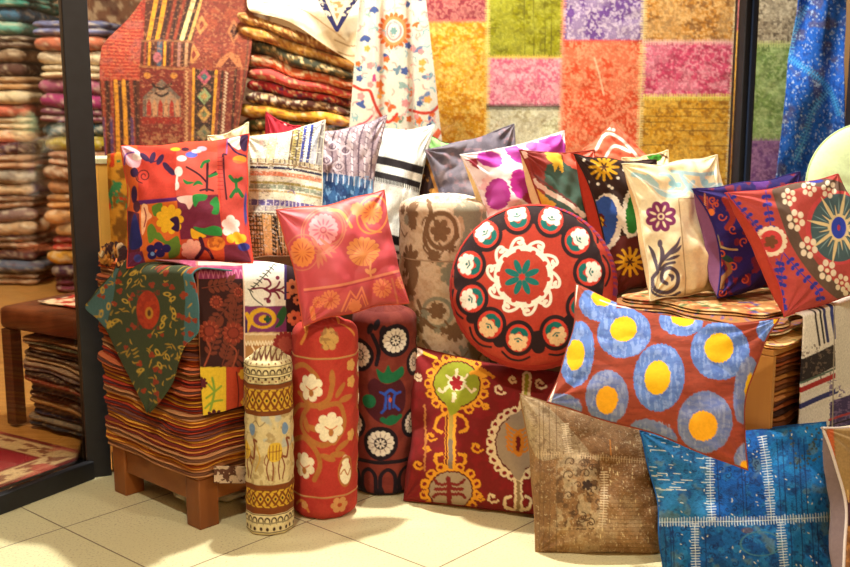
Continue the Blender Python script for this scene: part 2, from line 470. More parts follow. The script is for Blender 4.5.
def ctrl_patch(ctrl, nu=160, nv=160):
    """smooth surface through rows of control points (arrays of any width)"""
    Cn = np.array(ctrl, float); R, K, D = Cn.shape
    rows = [catmull(Cn[i], 8) if K > 2 else Cn[i] for i in range(R)]
    rows = np.array(rows); G = np.stack([catmull(rows[:, j], 8) if R > 2 else rows[:, j] for j in range(rows.shape[1])], 1)
    n0, n1 = G.shape[:2]
    a = np.linspace(0, n0 - 1, nv); b = np.linspace(0, n1 - 1, nu)
    A0 = np.clip(np.floor(a).astype(int), 0, n0 - 2); B0 = np.clip(np.floor(b).astype(int), 0, n1 - 2)
    fa = (a - A0)[:, None, None]; fb = (b - B0)[None, :, None]
    g = lambda i, j: G[np.ix_(i, j)]
    return (g(A0, B0) * (1 - fa) * (1 - fb) + g(A0 + 1, B0) * fa * (1 - fb) + g(A0, B0 + 1) * (1 - fa) * fb + g(A0 + 1, B0 + 1) * fa * fb)

def sheet(name, label, P, XY, paint, base, mat=None, th=.003, cat='cloth', parent=None, group=None, rip=0, seed=0, kind=None):
    c = Cv(XY[..., 0], XY[..., 1], base)
    if paint: paint(c)
    N, M = P.shape[:2]
    if rip:
        P = P.copy(); s = np.linspace(0, 1, M)[None, :]; t = np.linspace(0, 1, N)[:, None]
        n = np.cross(np.gradient(P, axis=1), np.gradient(P, axis=0)); n /= np.linalg.norm(n, axis=-1)[..., None] + 1e-9
        n *= np.where(n[..., 1:2] > 0, -1, 1)
        P += n * (rip * (fbm(s * 5 + t * 0 + seed, t * 2.5 + s * 0, seed, 2) - .5) * 2)[..., None]
    o = grid_obj(name, P, mat or M_EMB, parent, C=c.C, label=label, cat=cat, group=group, kind=kind)
    if th:
        m = o.modifiers.new('thickness', 'SOLIDIFY'); m.thickness = th; m.offset = 0
    return o
# ================================================================== CAMERA / WORLD
cam = bpy.data.cameras.new('camera'); cam.sensor_width = 36; cam.lens = 36 * F / 850
cam.dof.use_dof = True; cam.dof.focus_distance = 3.15; cam.dof.aperture_fstop = 4.0
co = bpy.data.objects.new('camera', cam); COL.objects.link(co); co.location = (0, 0, CH); co.rotation_euler = (PI / 2 - PITCH, 0, 0)
SC.camera = co
SC.view_settings.view_transform = 'Standard'; SC.view_settings.look = 'None'; SC.view_settings.gamma = 1
SC.view_settings.use_curve_mapping = False; SC.view_settings.exposure = 0.12
w = bpy.data.worlds.new('world'); SC.world = w; w.use_nodes = True
bg = w.node_tree.nodes['Background']; bg.inputs[0].default_value = (1.0, .52, .24, 1); bg.inputs[1].default_value = .17

def light(name, kind, loc, tgt, col, power, size=.2, ang=70, blend=.6):
    l = bpy.data.lights.new(name, kind); l.energy = power; l.color = col
    if kind == 'SPOT': l.spot_size = math.radians(ang); l.spot_blend = blend; l.shadow_soft_size = size
    elif kind == 'POINT': l.shadow_soft_size = size
    else: l.shape = 'DISK'; l.size = size
    o = bpy.data.objects.new(name, l); COL.objects.link(o); o.location = loc
    d = Vector(tgt) - Vector(loc); o.rotation_euler = d.to_track_quat('-Z', 'Y').to_euler()
    return o
light('ceiling_spot', 'SPOT', (-.05, 3.75, 3.0), (0, 2.9, .2), (1, .98, .91), 450, .05, 125, .4)
light('ceiling_spot', 'SPOT', (-.7, 1.2, 3.0), (.15, 3.2, .4), (1, .93, .79), 170, .06, 80, .6)
light('warm_fill', 'AREA', (.6, -.3, 2.0), (0, 3.4, .5), (1, .60, .28), 26, .9)  # unseen warm fill, added on the camera side to lift the fronts
light('shop_spot', 'SPOT', (-.55, 4.25, 2.9), (-.6, 5.2, 1.1), (1, .95, .84), 255, .15, 120, .7)
light('shop_spot', 'SPOT', (1.1, 4.55, 3.0), (1.0, 5.15, 1.1), (1, .96, .86), 300, .15, 130, .7)
light('shop_spot', 'SPOT', (-2.5, 5.4, 3.2), (-2.6, 7.4, .8), (1, .86, .66), 270, .2, 110, .6)
light('bench_fill', 'POINT', (-1.72, 3.35, 2.0), (0, 0, 0), (1, .74, .44), 85, .12)  # added light without a visible source, brightens the bench and yellow box
light('right_fill_spot', 'SPOT', (2.0, 1.0, 2.9), (.75, 3.0, .4), (1, .96, .86), 115, .08, 60, .7)  # unseen spot added from the right to brighten the draped blanket

# ================================================================== SETTING
def floor_mat():
    m = bpy.data.materials.new('terrazzo_tiles'); nt, N, L = nodes(m)
    out = N.new('ShaderNodeOutputMaterial'); b = N.new('ShaderNodeBsdfPrincipled'); L.new(b.outputs[0], out.inputs[0])
    tc = N.new('ShaderNodeTexCoord'); sp = N.new('ShaderNodeSeparateXYZ'); L.new(tc.outputs['Object'], sp.inputs[0])
    def mth(op, a, b_=None, c=None):
        n = N.new('ShaderNodeMath'); n.operation = op
        for i, v in enumerate((a, b_, c)):
            if v is None: continue
            if isinstance(v, (int, float)): n.inputs[i].default_value = v
            else: L.new(v, n.inputs[i])
        return n.outputs[0]
    X, Y = sp.outputs[0], sp.outputs[1]
    a = math.radians(48.5)
    p = mth('ADD', mth('MULTIPLY', X, math.cos(a)), mth('MULTIPLY', Y, math.sin(a)))
    q = mth('ADD', mth('MULTIPLY', X, -math.sin(a)), mth('MULTIPLY', Y, math.cos(a)))
    T = .495
    def ln(v, off):
        f = mth('FRACT', mth('DIVIDE', mth('SUBTRACT', v, off), T))
        d = mth('MINIMUM', f, mth('SUBTRACT', 1.0, f))
        return mth('LESS_THAN', d, .0045)
    g = mth('MAXIMUM', ln(p, 1.41), ln(q, 1.884))
    n1 = N.new('ShaderNodeTexNoise'); n1.inputs['Scale'].default_value = 160; n1.inputs['Detail'].default_value = 4; L.new(tc.outputs['Object'], n1.inputs[0])
    n2 = N.new('ShaderNodeTexNoise'); n2.inputs['Scale'].default_value = 3; n2.inputs['Detail'].default_value = 5; L.new(tc.outputs['Object'], n2.inputs[0])
    r = N.new('ShaderNodeValToRGB'); r.color_ramp.elements[0].position = .30; r.color_ramp.elements[1].position = .46
    r.color_ramp.elements[0].color = (*lin((150, 128, 92)), 1); r.color_ramp.elements[1].color = (*lin((232, 224, 178)), 1)
    L.new(n1.outputs[0], r.inputs[0])
    mx = N.new('ShaderNodeMix'); mx.data_type = 'RGBA'; mx.inputs['Factor'].default_value = .5
    L.new(n2.outputs[0], mx.inputs['Factor']); L.new(r.outputs[0], mx.inputs['A']); mx.inputs['B'].default_value = (*lin((222, 212, 162)), 1)
    m2 = N.new('ShaderNodeMix'); m2.data_type = 'RGBA'; L.new(g, m2.inputs['Factor']); L.new(mx.outputs['Result'], m2.inputs['A'])
    m2.inputs['B'].default_value = (*lin((130, 110, 80)), 1)
    L.new(m2.outputs['Result'], b.inputs['Base Color']); b.inputs['Roughness'].default_value = .42
    return m

def quad(name, pts, mat, **kw):
    return mesh_obj(name, pts, [list(range(len(pts)))], mat, smooth=False, **kw)
# left pane plane: from post to the camera's left; main pane: from post to right post
LP = np.array([-1.08, 3.47]); RP = np.array([1.314, 4.6]); LD = np.array([-.52, -.854])
far = LP + LD * 3.2
quad('floor', [(-4, .5, 0), (4, .5, 0), (4, 5.2, 0), (RP[0], RP[1], 0), (LP[0], LP[1], 0), (far[0], far[1], 0), (-4, far[1], 0)], floor_mat(), kind='structure')
M_WOODF = plain('parquet', (205, 150, 78), .4, col2=(176, 118, 56), nscale=6, dirn=(1, 12, 1))
quad('floor_shop', [(-4.4, far[1], -.002), (far[0], far[1], -.002), (LP[0], LP[1], -.002), (RP[0], RP[1], -.002), (4, 5.2, -.002), (4, 9, -.002), (-4.4, 9, -.002)], M_WOODF, kind='structure')
M_WALL = plain('plaster', (190, 150, 105), .9, noise=.1, nscale=4)
box_obj('wall_back', (0, 8.35, 1.5), (9, .1, 3.0), M_WALL, kind='structure', bev=0)
box_obj('wall_left', (-4.4, 6.2, 1.5), (.1, 5.2, 3.0), M_WALL, kind='structure', bev=0)
box_obj('wall_right', (1.85, 5.24, 1.5), (4.1, .08, 3.0), M_WALL, kind='structure', bev=0)

M_BLK = plain('black_paint', (24, 25, 30), .5, noise=.3, nscale=30, spec=.5)
M_EDGE = plain('rubber_seal', (70, 78, 88), .4)
def glass():
    m = bpy.data.materials.new('window_glass'); nt, N, L = nodes(m)
    out = N.new('ShaderNodeOutputMaterial'); t = N.new('ShaderNodeBsdfTransparent'); g = N.new('ShaderNodeBsdfGlossy'); g.inputs['Roughness'].default_value = .02
    t.inputs[0].default_value = (.97, .985, .975, 1)
    f = N.new('ShaderNodeFresnel'); f.inputs[0].default_value = 1.45; mx = N.new('ShaderNodeMixShader')
    L.new(f.outputs[0], mx.inputs[0]); L.new(t.outputs[0], mx.inputs[1]); L.new(g.outputs[0], mx.inputs[2]); L.new(mx.outputs[0], out.inputs[0])
    return m
M_GL = glass()
Rl = rotz(math.atan2(LD[1], LD[0]))
md = RP - LP; ml = np.linalg.norm(md); md /= ml; Rm = rotz(math.atan2(md[1], md[0]))
w1 = empty('window_1', (LP[0], LP[1], 0), kind='structure')
box_obj('frame_post', (LP[0], LP[1], 1.45), (.076, .075, 2.9), M_BLK, w1, R=Rm)
box_obj('frame_seal', (LP[0] + md[0] * .041 - .004, LP[1] + md[1] * .041 - .03, 1.45), (.006, .02, 2.9), M_EDGE, w1, R=Rm)
mid = LP + LD * 1.4
box_obj('sill_rail', (mid[0], mid[1], .03), (2.72, .06, .06), M_BLK, w1, R=Rl)
box_obj('glass_pane', (mid[0], mid[1], 1.48), (2.72, .008, 2.84), M_GL, w1, R=Rl, bev=0)
w2 = empty('window_2', (RP[0], RP[1], 0), kind='structure')
box_obj('frame_post', (RP[0] - .004, RP[1], 1.5), (.066, .07, 3.0), M_BLK, w2, R=Rm)
box_obj('frame_seal', (RP[0] + .016, RP[1] - .042, 1.5), (.022, .01, 3.0), plain('blue_black_metal', (26, 36, 54), .3), w2, R=Rm)
c2 = (LP + RP) / 2
box_obj('glass_pane', (c2[0], c2[1], 1.5), (ml - .1, .008, 2.98), M_GL, w2, R=Rm, bev=0)
box_obj('sill_rail', (c2[0], c2[1], .03), (ml - .1, .06, .06), M_BLK, w2, R=Rm)
w3 = empty('window_3', (1.80, 4.68, 0), kind='structure')
box_obj('frame_post', (1.84, 4.62, 1.5), (.16, .08, 3.0), M_BLK, w3)

# ================================================================== LEFT STOOL + STACK
A_D = np.array([math.cos(math.radians(46.7)), math.sin(math.radians(46.7))])   # right-going face
A_N = np.array([-A_D[1], A_D[0]])                                              # left-going face
SCn = np.array([-.646, 2.99]); SL = .465
SC2 = SCn + (A_D + A_N) * SL / 2
Rs = rotz(math.radians(46.7))
M_OAK = plain('oiled_wood', (150, 88, 38), .45, col2=(112, 60, 24), nscale=9, dirn=(1, 1, .15), bump=.15)
M_OAK2 = plain('oiled_wood_rail', (160, 96, 42), .45, col2=(118, 66, 26), nscale=7, dirn=(.15, 1, 1), bump=.15)
st = empty('wooden_stool', (SC2[0], SC2[1], 0), 'low brown wooden stool with square legs carrying the left textile stack', 'stool')
for i in (0, 1):
    for j in (0, 1):
        c = SCn + A_D * (.036 + i * (SL - .072)) + A_N * (.036 + j * (SL - .072))
        box_obj('leg', (c[0], c[1], .075), (.068, .068, .15), M_OAK, st, R=Rs, bev=.004)
for s in (0, 1):
    c = SCn + A_D * (SL * s + (.022 if s == 0 else -.022)) + A_N * SL / 2
    box_obj('side_rail', (c[0], c[1], .112), (.026, SL - .144, .070), M_OAK2, st, R=Rs)
    c = SCn + A_N * (SL * s + (.022 if s == 0 else -.022)) + A_D * SL / 2
    box_obj('side_rail', (c[0], c[1], .112), (SL - .144, .026, .070), M_OAK2, st, R=Rs)
box_obj('seat_board', (SC2[0], SC2[1], .155), (SL - .004, SL - .004, .010), M_OAK, st, R=Rs)

def loc(P):     # x,y -> stack coords
    d = np.stack([np.asarray(P[0]) - SC2[0], np.asarray(P[1]) - SC2[1]])
    return d[0] * A_D[0] + d[1] * A_D[1], d[0] * A_N[0] + d[1] * A_N[1]
NL = 27; Z0, Z1 = .161, .742
def lev(k):
    def f(x, y):
        u, v = loc((x, y)); f_ = k / NL
        z = Z0 + (Z1 - Z0) * f_ ** .96
        m = math.sin(f_ * PI) ** .7 if 0 < f_ < 1 else 0
        z = z + m * (.020 * (vn(u * 7 + 3, v * 7 + k * .16, 5) - .5) + .007 * (vn(u * 26, v * 26 + k * .33, 8) - .5) * np.clip(np.maximum(abs(u), abs(v)) / .2 - .5, 0, 1))
        # the pile sags at its outer corners
        z = z - m * .03 * np.clip((-u - v) / .42, 0, 1) ** 2 * f_
        z = z - .045 * f_ * np.clip((u + .2) / .44, 0, 1)
        return z
    return f
names = ['rust orange', 'mustard yellow', 'brick red', 'brown violet', 'terracotta', 'dark slate', 'ochre', 'tan brown', 'maroon', 'amber']
cc = {'rust orange': [(205, 98, 42), (150, 66, 34)], 'mustard yellow': [(215, 150, 40), (120, 62, 40)], 'brick red': [(170, 58, 34), (96, 52, 60)],
      'brown violet': [(112, 68, 62), (172, 96, 56)], 'terracotta': [(196, 104, 62), (92, 58, 50)], 'dark slate': [(62, 58, 74), (180, 104, 56)],
      'ochre': [(198, 142, 72), (140, 78, 44)], 'tan brown': [(190, 134, 86), (110, 70, 48)], 'maroon': [(120, 44, 36), (206, 130, 60)], 'amber': [(226, 158, 58), (150, 74, 38)]}
ORD = ['lowest', 'second', 'third', 'fourth', 'fifth', 'sixth', 'seventh', 'eighth', 'ninth', 'tenth', 'eleventh', 'twelfth', 'thirteenth', 'fourteenth', 'fifteenth',
       'sixteenth', 'seventeenth', 'eighteenth', 'nineteenth', 'twentieth', 'twenty-first', 'twenty-second', 'twenty-third', 'twenty-fourth', 'twenty-fifth', 'twenty-sixth', 'topmost']
rr = random.Random(11); last = None
for k in range(NL):
    seq = names if k < 14 else ['tan brown', 'terracotta', 'ochre', 'brown violet', 'rust orange']
    nm = rr.choice([n for n in seq if n != last]); last = nm
    lab = nm + ' folded textile, ' + (ORD[k] + ' from the bottom of the stool pile' if 0 < k < NL - 1 else ('lowest' if k == 0 else 'topmost') + ' of the pile on the wooden stool')
    slab('folded_textile', lab, SC2, A_D, A_N, SL + .03, SL + .03, lev(k), lambda x, y, k=k: lev(k + 1)(x, y) - .0016, cc[nm], plies=3,
         bulge=.013, group='folded textiles piled on the wooden stool', seed=k + 3, jit=.0075)

# a pale printed cloth end hanging at the bottom of the right face, plastic under the stool
nF = -A_N  # outward normal of right-going (front right) face is -A_N
nG = -A_D  # outward normal of left face
def face_pt(face, s, z, off):
    if face == 'R': p = SCn + A_D * s + nF * off
    else: p = SCn + A_N * s + nG * off
    return (p[0], p[1], z)
def onface(face, px, py, off):
    n = np.array([*(nF if face == 'R' else nG), 0.0]); p0 = np.array([*(SCn + (nF if face == 'R' else nG) * off), 0.0])
    return onplane(px, py, p0, n)
ctrl = [[(*onface('R', px, py, .028), px, py) for px in (214, 232, 250)] for py in (466, 474, 483)]
G = ctrl_patch(ctrl, 70, 40)
def p_lace(c): c.mot((96, 60, 44), 3.2, .52, 4, 1, soft=.04)
sheet('lace_cloth', 'cream and brown patterned cloth edge peeking out above the stool rail', G[..., :3], G[..., 3:], p_lace, (206, 180, 150), rip=.004, seed=3)
M_PLAS = plain('crumpled_plastic', (205, 190, 160), .3, noise=.25, nscale=30, spec=.6)
u = np.linspace(0, 2 * PI, 48, endpoint=False); v = np.linspace(0, 1, 24); UU, VV = np.meshgrid(u, v)
ph = VV * PI; rad = 1 + .35 * (fbm(np.cos(UU) * 3 + 7, np.sin(UU) * 3 + VV * 6, 2, 3) - .5) * 2
P = np.stack([-.66 + .11 * np.sin(ph) * np.cos(UU) * rad, 3.24 + .08 * np.sin(ph) * np.sin(UU) * rad, .036 + .034 * np.cos(ph) * rad], -1); P[..., 2] = P[..., 2].clip(.001)
grid_obj('plastic_bag', P, M_PLAS, wrap=True, smooth=False, label='crumpled pale plastic bag lying on the floor under the wooden stool', cat='bag')

# ---- green embroidered cloth over the left face
def p_green(c):
    c.poly([(84, 306), (118, 266), (113, 300), (106, 326)], (70, 104, 104)); c.poly([(184, 262), (200, 262), (200, 330), (184, 346), (186, 300)], (68, 108, 112))
    rn = random.Random(5)
    c.soft = .7
    for k in range(230):
        x = rn.uniform(86, 198); y = rn.uniform(266, 405)
        if ((x - 150) / 14) ** 2 + ((y - 310) / 21) ** 2 < 1: continue
        t = rn.uniform(0, PI); 
        if rn.random() < .68:
            l = rn.uniform(1.8, 4); b = rn.uniform(-2, 2)
            c.line([(x - math.cos(t) * l, y - math.sin(t) * l), (x + b, y - b), (x + math.cos(t) * l, y + math.sin(t) * l)], 1.5, (176, 140, 48), taper=True)
        else: c.flo(x, y, rn.uniform(2, 3.6), 3, (150, 58, 32), .5, rot=t)
    for k in range(26):
        x = rn.uniform(95, 190); y = rn.uniform(270, 395)
        if ((x - 150) / 14) ** 2 + ((y - 310) / 21) ** 2 < 1: continue
        c.ring(x, y, 1.6, 3, 1.0, (196, 160, 60), rot=rn.uniform(0, 3))
    c.ell(149, 310, 11.5, 19, (178, 58, 28)); c.mot((140, 40, 24), 3, .5, 2, .6, box=(138, 290, 161, 330)); c.ell(150, 313, 4, 6, (190, 130, 40)); c.ell(150, 313, 1.8, 3.2, (90, 50, 30))
rows = []
for (py, x0, x1, o0, o1) in ((272, 112, 193, .034, .03), (283, 101, 195, .04, .034), (296, 91, 197, .046, .036), (306, 85, 198, .05, .038), (318, 98, 198, .05, .038), (331, 108, 197, .048, .038),
                              (345, 115, 184, .046, .04), (362, 123, 178, .044, .04), (380, 132, 173, .044, .042), (396, 140, 163, .046, .046), (411, 147.4, 149.5, .05, .05)):
    rr_ = []
    for j in range(5):
        f = j / 4; px = x0 + (x1 - x0) * f
        rr_.append((*onface('L', px, py + (2.0 if j in (0, 4) else 0), o0 + (o1 - o0) * f + .006 * math.sin(j * 2.2 + py * .05)), px, py))
    rows.append(rr_)
# part lying on the pile top
top = []
for j in range(5):
    s = rows[0][j]; i = np.array(s[:3]) + np.array([*(A_D * .13), 0]); i[2] = .752; top.append((*i, s[3], s[4] - 9))
e1 = []
for j in range(5):
    s = rows[0][j]; i = np.array(s[:3]) + np.array([*(A_D * .035), 0]); i[2] = max(.757, s[2] + .012); e1.append((*i, s[3], s[4] - 3))
G = ctrl_patch([top, e1] + rows, 170, 240)
sheet('embroidered_cloth', 'green embroidered cloth with red medallion, its point hanging over the stool pile', G[..., :3], G[..., 3:], p_green, (62, 70, 46), rip=.004, seed=9, th=.004)

# ---- patchwork bedspread over the right face
def p_spread(c):
    c.rect(180, 250, 320, 274, (150, 60, 90)); c.mot((190, 90, 120), 5, .55, 3, .7, box=(180, 250, 244, 279))
    c.rect(196, 262, 243, 266, (225, 180, 160)); c.rect(196, 268, 243, 279, (150, 56, 100))
    for x in range(198, 242, 5): c.line([(x, 278), (x + 2.5, 270), (x + 5, 278)], .9, (205, 120, 150))
    c.rect(198, 279, 243, 367, (52, 24, 22))          # dark brown velvet panel
    rn = random.Random(8)
    for (x0, y0, x1, y1) in ((202, 288, 232, 282), (240, 284, 216, 320), (222, 365, 236, 300), (206, 360, 216, 322), (238, 350, 226, 372)):
        c.vine([(x0, y0), ((x0 + x1) / 2 + 3, (y0 + y1) / 2), (x1, y1)], (112, 52, 36), 1.2, 3, 5, 4)
    for (x, y, r) in ((209, 331, 11), (233, 333, 11), (216, 302, 7), (238, 292, 5)):
        c.flo(x, y, r, 12, (134, 52, 36), .25); c.ring(x, y, r * .5, r * .5, 1.2, (92, 32, 26)); c.pet(x, y, r * .55, r * .9, 10, 1.0, (170, 84, 54))
    c.line([(204, 366), (210, 350), (206, 340)], 1.5, (150, 70, 46)); c.line([(232, 368), (236, 352), (230, 345)], 1.5, (150, 70, 46))
    c.rect(199, 367, 226, 425, (214, 178, 44)); c.rect(226, 367, 249, 425, (176, 62, 34))   # yellow + red
    c.line([(212, 378), (214, 392), (210, 410)], 2.4, (122, 150, 50)); c.line([(206, 398), (214, 392), (221, 386)], 2, (122, 150, 50)); c.line([(205, 408), (212, 402), (222, 400)], 2, (122, 150, 50)); c.line([(208, 384), (213, 390)], 2, (122, 150, 50))
    c.flo(201, 383, 6.5, 8, (84, 24, 34), .35); c.flo(215, 420, 11, 11, (70, 20, 34), .4)
    c.flo(243, 374, 5.5, 6, (220, 172, 50), .3); c.line([(236, 372), (238, 395), (236, 420)], 1.2, (90, 26, 24)); c.line([(243, 380), (244, 405)], 1.5, (120, 40, 30)); c.flo(245, 402, 5, 6, (212, 160, 50), .3)
    # second column
    c.rect(243, 262, 285, 306, (238, 236, 222)); c.rect(243, 306, 287, 332, (124, 54, 108)); c.rect(243, 332, 300, 345, (206, 172, 120)); c.rect(243, 345, 300, 440, (166, 120, 72))
    c.poly([(284, 262), (320, 262), (320, 334), (286, 332)], (46, 22, 26))
    for (x, y, r) in ((292, 287, 8), (294, 318, 8), (297, 300, 5)): c.flo(x, y, r, 7, (212, 128, 84), .3, ctr=(70, 26, 30))
    c.ell(287, 296, 3, 3, (210, 120, 80)); c.rect(283.5, 264, 286, 300, (60, 40, 96))
    dk = (52, 60, 44)
    c.line([(274, 265), (262, 278), (250, 290)], 1.1, dk); c.line([(249, 290), (253, 298), (262, 305)], 1.1, dk)
    for k in range(9):
        x = 274 - k * 3; y = 265 + k * 3.1; c.line([(x, y), (x + 2.2, y + 2.2)], 1, dk, smooth=False); c.line([(x, y), (x - 2.6, y - .8)], 1, dk, smooth=False)
    mr = (120, 34, 62)
    c.line([(251, 289), (262, 288), (272, 292)], 1.8, mr)
    for s in (-1, 1):
        c.line([(264, 289), (270, 289 + s * 4), (268, 289 + s * 9), (264, 289 + s * 10)], 2, mr); c.line([(270, 290), (276, 290 + s * 3), (279, 290 + s * 8)], 2, mr); c.line([(272, 290), (280, 290 + s), (283, 290 + s * 3)], 1.8, mr)
    c.ell(268, 301, 2.4, 2.4, mr); c.ell(277, 278, 2, 2, mr)
    c.ell(262, 318, 14, 10.5, (222, 174, 42)); c.ell(262, 319, 9.5, 7, (124, 54, 108)); c.ell(264, 319, 6, 4, (222, 174, 42)); c.flo(267, 319, 4, 4, (36, 80, 52), .4)
    c.line([(246, 314), (249, 322), (246, 330)], 4, (222, 174, 42)); c.poly([(283, 306), (276, 316), (279, 320), (274, 328), (282, 324), (286, 312)], (40, 92, 50), True); c.rect(243, 320, 246.5, 334, (60, 40, 96))
    for x in range(244, 300, 3): c.line([(x, 341), (x + 1.5, 345), (x + 3, 341)], 1.2, (236, 222, 190), smooth=False)
    c.rect(243, 333, 300, 335, (232, 214, 176)); c.flo(285, 344, 13, 16, (150, 52, 50), .2); c.flo(285, 344, 8, 10, (176, 84, 70), .25)
    c.line([(251, 346), (254, 352), (252, 360)], 1.6, (234, 220, 190)); c.line([(262, 347), (268, 350)], 1.6, (234, 220, 190))
    c.line([(243, 262), (243.5, 300), (244, 440)], 1.2, (232, 196, 170), smooth=False)
    c.line([(197, 262), (198, 300), (200, 425)], 1.6, (150, 90, 60), smooth=False)
rows = []
L_ = SL + .03
for (z, off, kk) in ((.772, -.16, 0), (.775, -.05, 1), (.770, .012, 2), (.745, .034, 3), (.70, .039, 4), (.6, .042, 5), (.5, .044, 6), (.41, .046, 7), (.355, .047, 8)):
    r_ = []
    for j in range(8):
        s = -.004 + j / 7 * .402
        zz = z - (.012 if j == 7 else 0) - .052 * (s / .44) * max(0, min(1, (z - .4) / .3)); oo = off + .004 * math.sin(j * 1.9 + kk * .8) * (kk > 2) 
        if j == 0: oo += -.006
        p = face_pt('R', s, zz, oo)
        # flat cloth coordinates: along the face, and down its drop
        pxc = 425 + F * p[0] / (p[1] * CP + (CH - zz) * SP) if False else None
        r_.append((*p, s, {0: -.19, 1: -.08, 2: -.02}.get(kk, .745 - z)))
    rows.append(r_)
G = ctrl_patch(rows, 230, 260)
# cloth metres -> pattern units
S_, D_ = G[..., 3], G[..., 4]
fx = 198 + S_ * 263
fy = 271 + D_ * 372 - S_ / .44 * 0 - 10 * (S_ / .44) * np.clip(D_ / .4, 0, 1)
sheet('patchwork_bedspread', 'patchwork bedspread of brown, white, purple and yellow panels draped over stool pile', G[..., :3], np.stack(seen(G[..., :3]), -1), p_spread, (120, 60, 60), rip=.003, seed=4, th=.004)

# twisted cloth end poking out of the pile top on the left
P_ = [at(112, 262, 3.27), at(104, 256, 3.25), at(110, 249, 3.25), at(120, 250, 3.25), at(124, 258, 3.22), at(122, 266, 3.2), at(128, 268, 3.2)]
Q = catmull(P_, 10); V_, F_ = tubeVF(Q, .017, 16); V_[:, 2] += .006 * np.sin(np.arange(len(V_)) * .9)
c = Cv(np.arange(len(V_)) % 16 * 4.0, np.arange(len(V_)) // 16 * 2.0, (60, 34, 34)); c.mot((214, 148, 70), 14, .5, 2, 1); c.mot((224, 196, 150), 12, .6, 5, 1)
mesh_obj('twisted_scarf', V_, F_, M_COT, C=c.C, label='small twisted brown and orange scarf end on the pile beside the post', cat='scarf')
# ================================================================== BOLSTERS
def p_camel(c):
    br = (120, 62, 22); cr = (226, 212, 160); gd = (206, 164, 48); dk = (70, 44, 26)
    ax = c.ax; L = [244 + i * 7.1 - 60 for i in range(30)]
    def band(y0, y1, col): c.rect(-400, y0, 900, y1, col)
    band(340, 385, cr); band(384, 388, br); band(388, 410, br); band(410, 414, br); band(414, 482, (206, 188, 140)); band(482, 487, br)
    band(487, 505, br); band(505, 511, br); band(511, 532, cr); band(532, 545, (150, 100, 48))
    c.mot((160, 140, 96), 5, .5, 3, .6, box=(0, 340, 900, 384)); c.mot((170, 176, 170), 14, .5, 6, .8, box=(ax(262), 414, 900, 446)); c.mot((150, 120, 70), 6, .56, 9, .6, box=(0, 414, 900, 482))
    for x in L:
        for y in (369, 514):
            c.ring(x, y + 4, 2.6, 3.2, 1.4, dk); c.rect(x - 4, y + 5, x + 4, y + 8, cr)
        c.ell(x + 3.5, 364, 1, 1, br); c.ell(x, 378.5, 1.4, 1.2, dk); c.ell(x + 3.5, 381, 1, 1, br); c.ell(x, 526, 1.6, 2, dk); c.ell(x + 3.5, 521, 1, 1, dk)
        c.ring(x, 357, 3, 4, 1.2, (110, 60, 40))
    for y in (366, 374, 376.5, 383, 511.5, 519.5, 529): c.rect(-400, y, 900, y + .9, dk)
    for (y0, y1) in ((389, 409), (488, 504)):
        m = (y0 + y1) / 2; h = (y1 - y0) / 2
        for i in range(34):
            x = 244 + i * 8 - 110
            c.poly([(x, m - h * .5), (x + 3.2, m), (x, m + h * .5), (x - 3.2, m)], gd); c.ell(x, m, 1.3, 1.6, dk)
            for sg in (-1, 1):
                c.poly([(x + 4, m + sg * h * .25), (x + 6.3, m + sg * h * .7), (x + 4, m + sg * h * .95), (x + 1.7, m + sg * h * .7)], gd); c.line([(x - 3, m + sg * h * .95), (x + 1, m + sg * h * .95)], 1.6, gd)
    # camels
    for ox in (0, -37, -80, 45, 90):
        X = lambda x: ax(277) + (x - 276) * 1.15 + ox
        b = (128, 66, 40)
        c.ell(X(277), 453, 9, 6, (140, 84, 52)); c.line([(X(285), 455), (X(289), 456), (X(290), 446), (X(289), 438), (X(292), 439)], 2.4, b)
        for lx, k in ((271, -2), (274, 1), (281, -1), (284, 2)): c.line([(X(lx), 456), (X(lx + k), 466), (X(lx), 477)], 1.5, b)
        c.line([(X(269), 452), (X(267), 458), (X(268), 462)], 1, b)
        c.poly([(X(270), 449), (X(273), 441), (X(281), 441), (X(284), 450), (X(281), 458), (X(272), 458)], (214, 176, 56), True)
        for k in range(4): c.line([(X(272 + k * 3), 443), (X(271.5 + k * 3), 457)], .8, b)
        c.line([(X(271), 449), (X(283), 449)], .8, b)
        c.line([(X(254), 424), (X(259), 419), (X(263), 424), (X(268), 420)], .9, (130, 110, 80)); c.ell(X(287), 428, 4, 6, (110, 136, 170))
        c.line([(X(255), 445), (X(258), 452), (X(254), 462)], 1.2, (176, 130, 50)); c.line([(X(260), 443), (X(263), 455), (X(259), 468)], 1.3, (190, 150, 60))
bolster('bolster_cushion', 'slim cream and gold bolster printed with camels standing upright on the floor', -.449, 3.018, .068, .503, 268.5, 25, 362, 533, p_camel, (206, 188, 140),
        edge=.014, seed=2, seams=(410, 486), seamcol=(120, 66, 30), capdome=.45, mid=.02, lean=(.004, .02), botcol=(120, 80, 40))

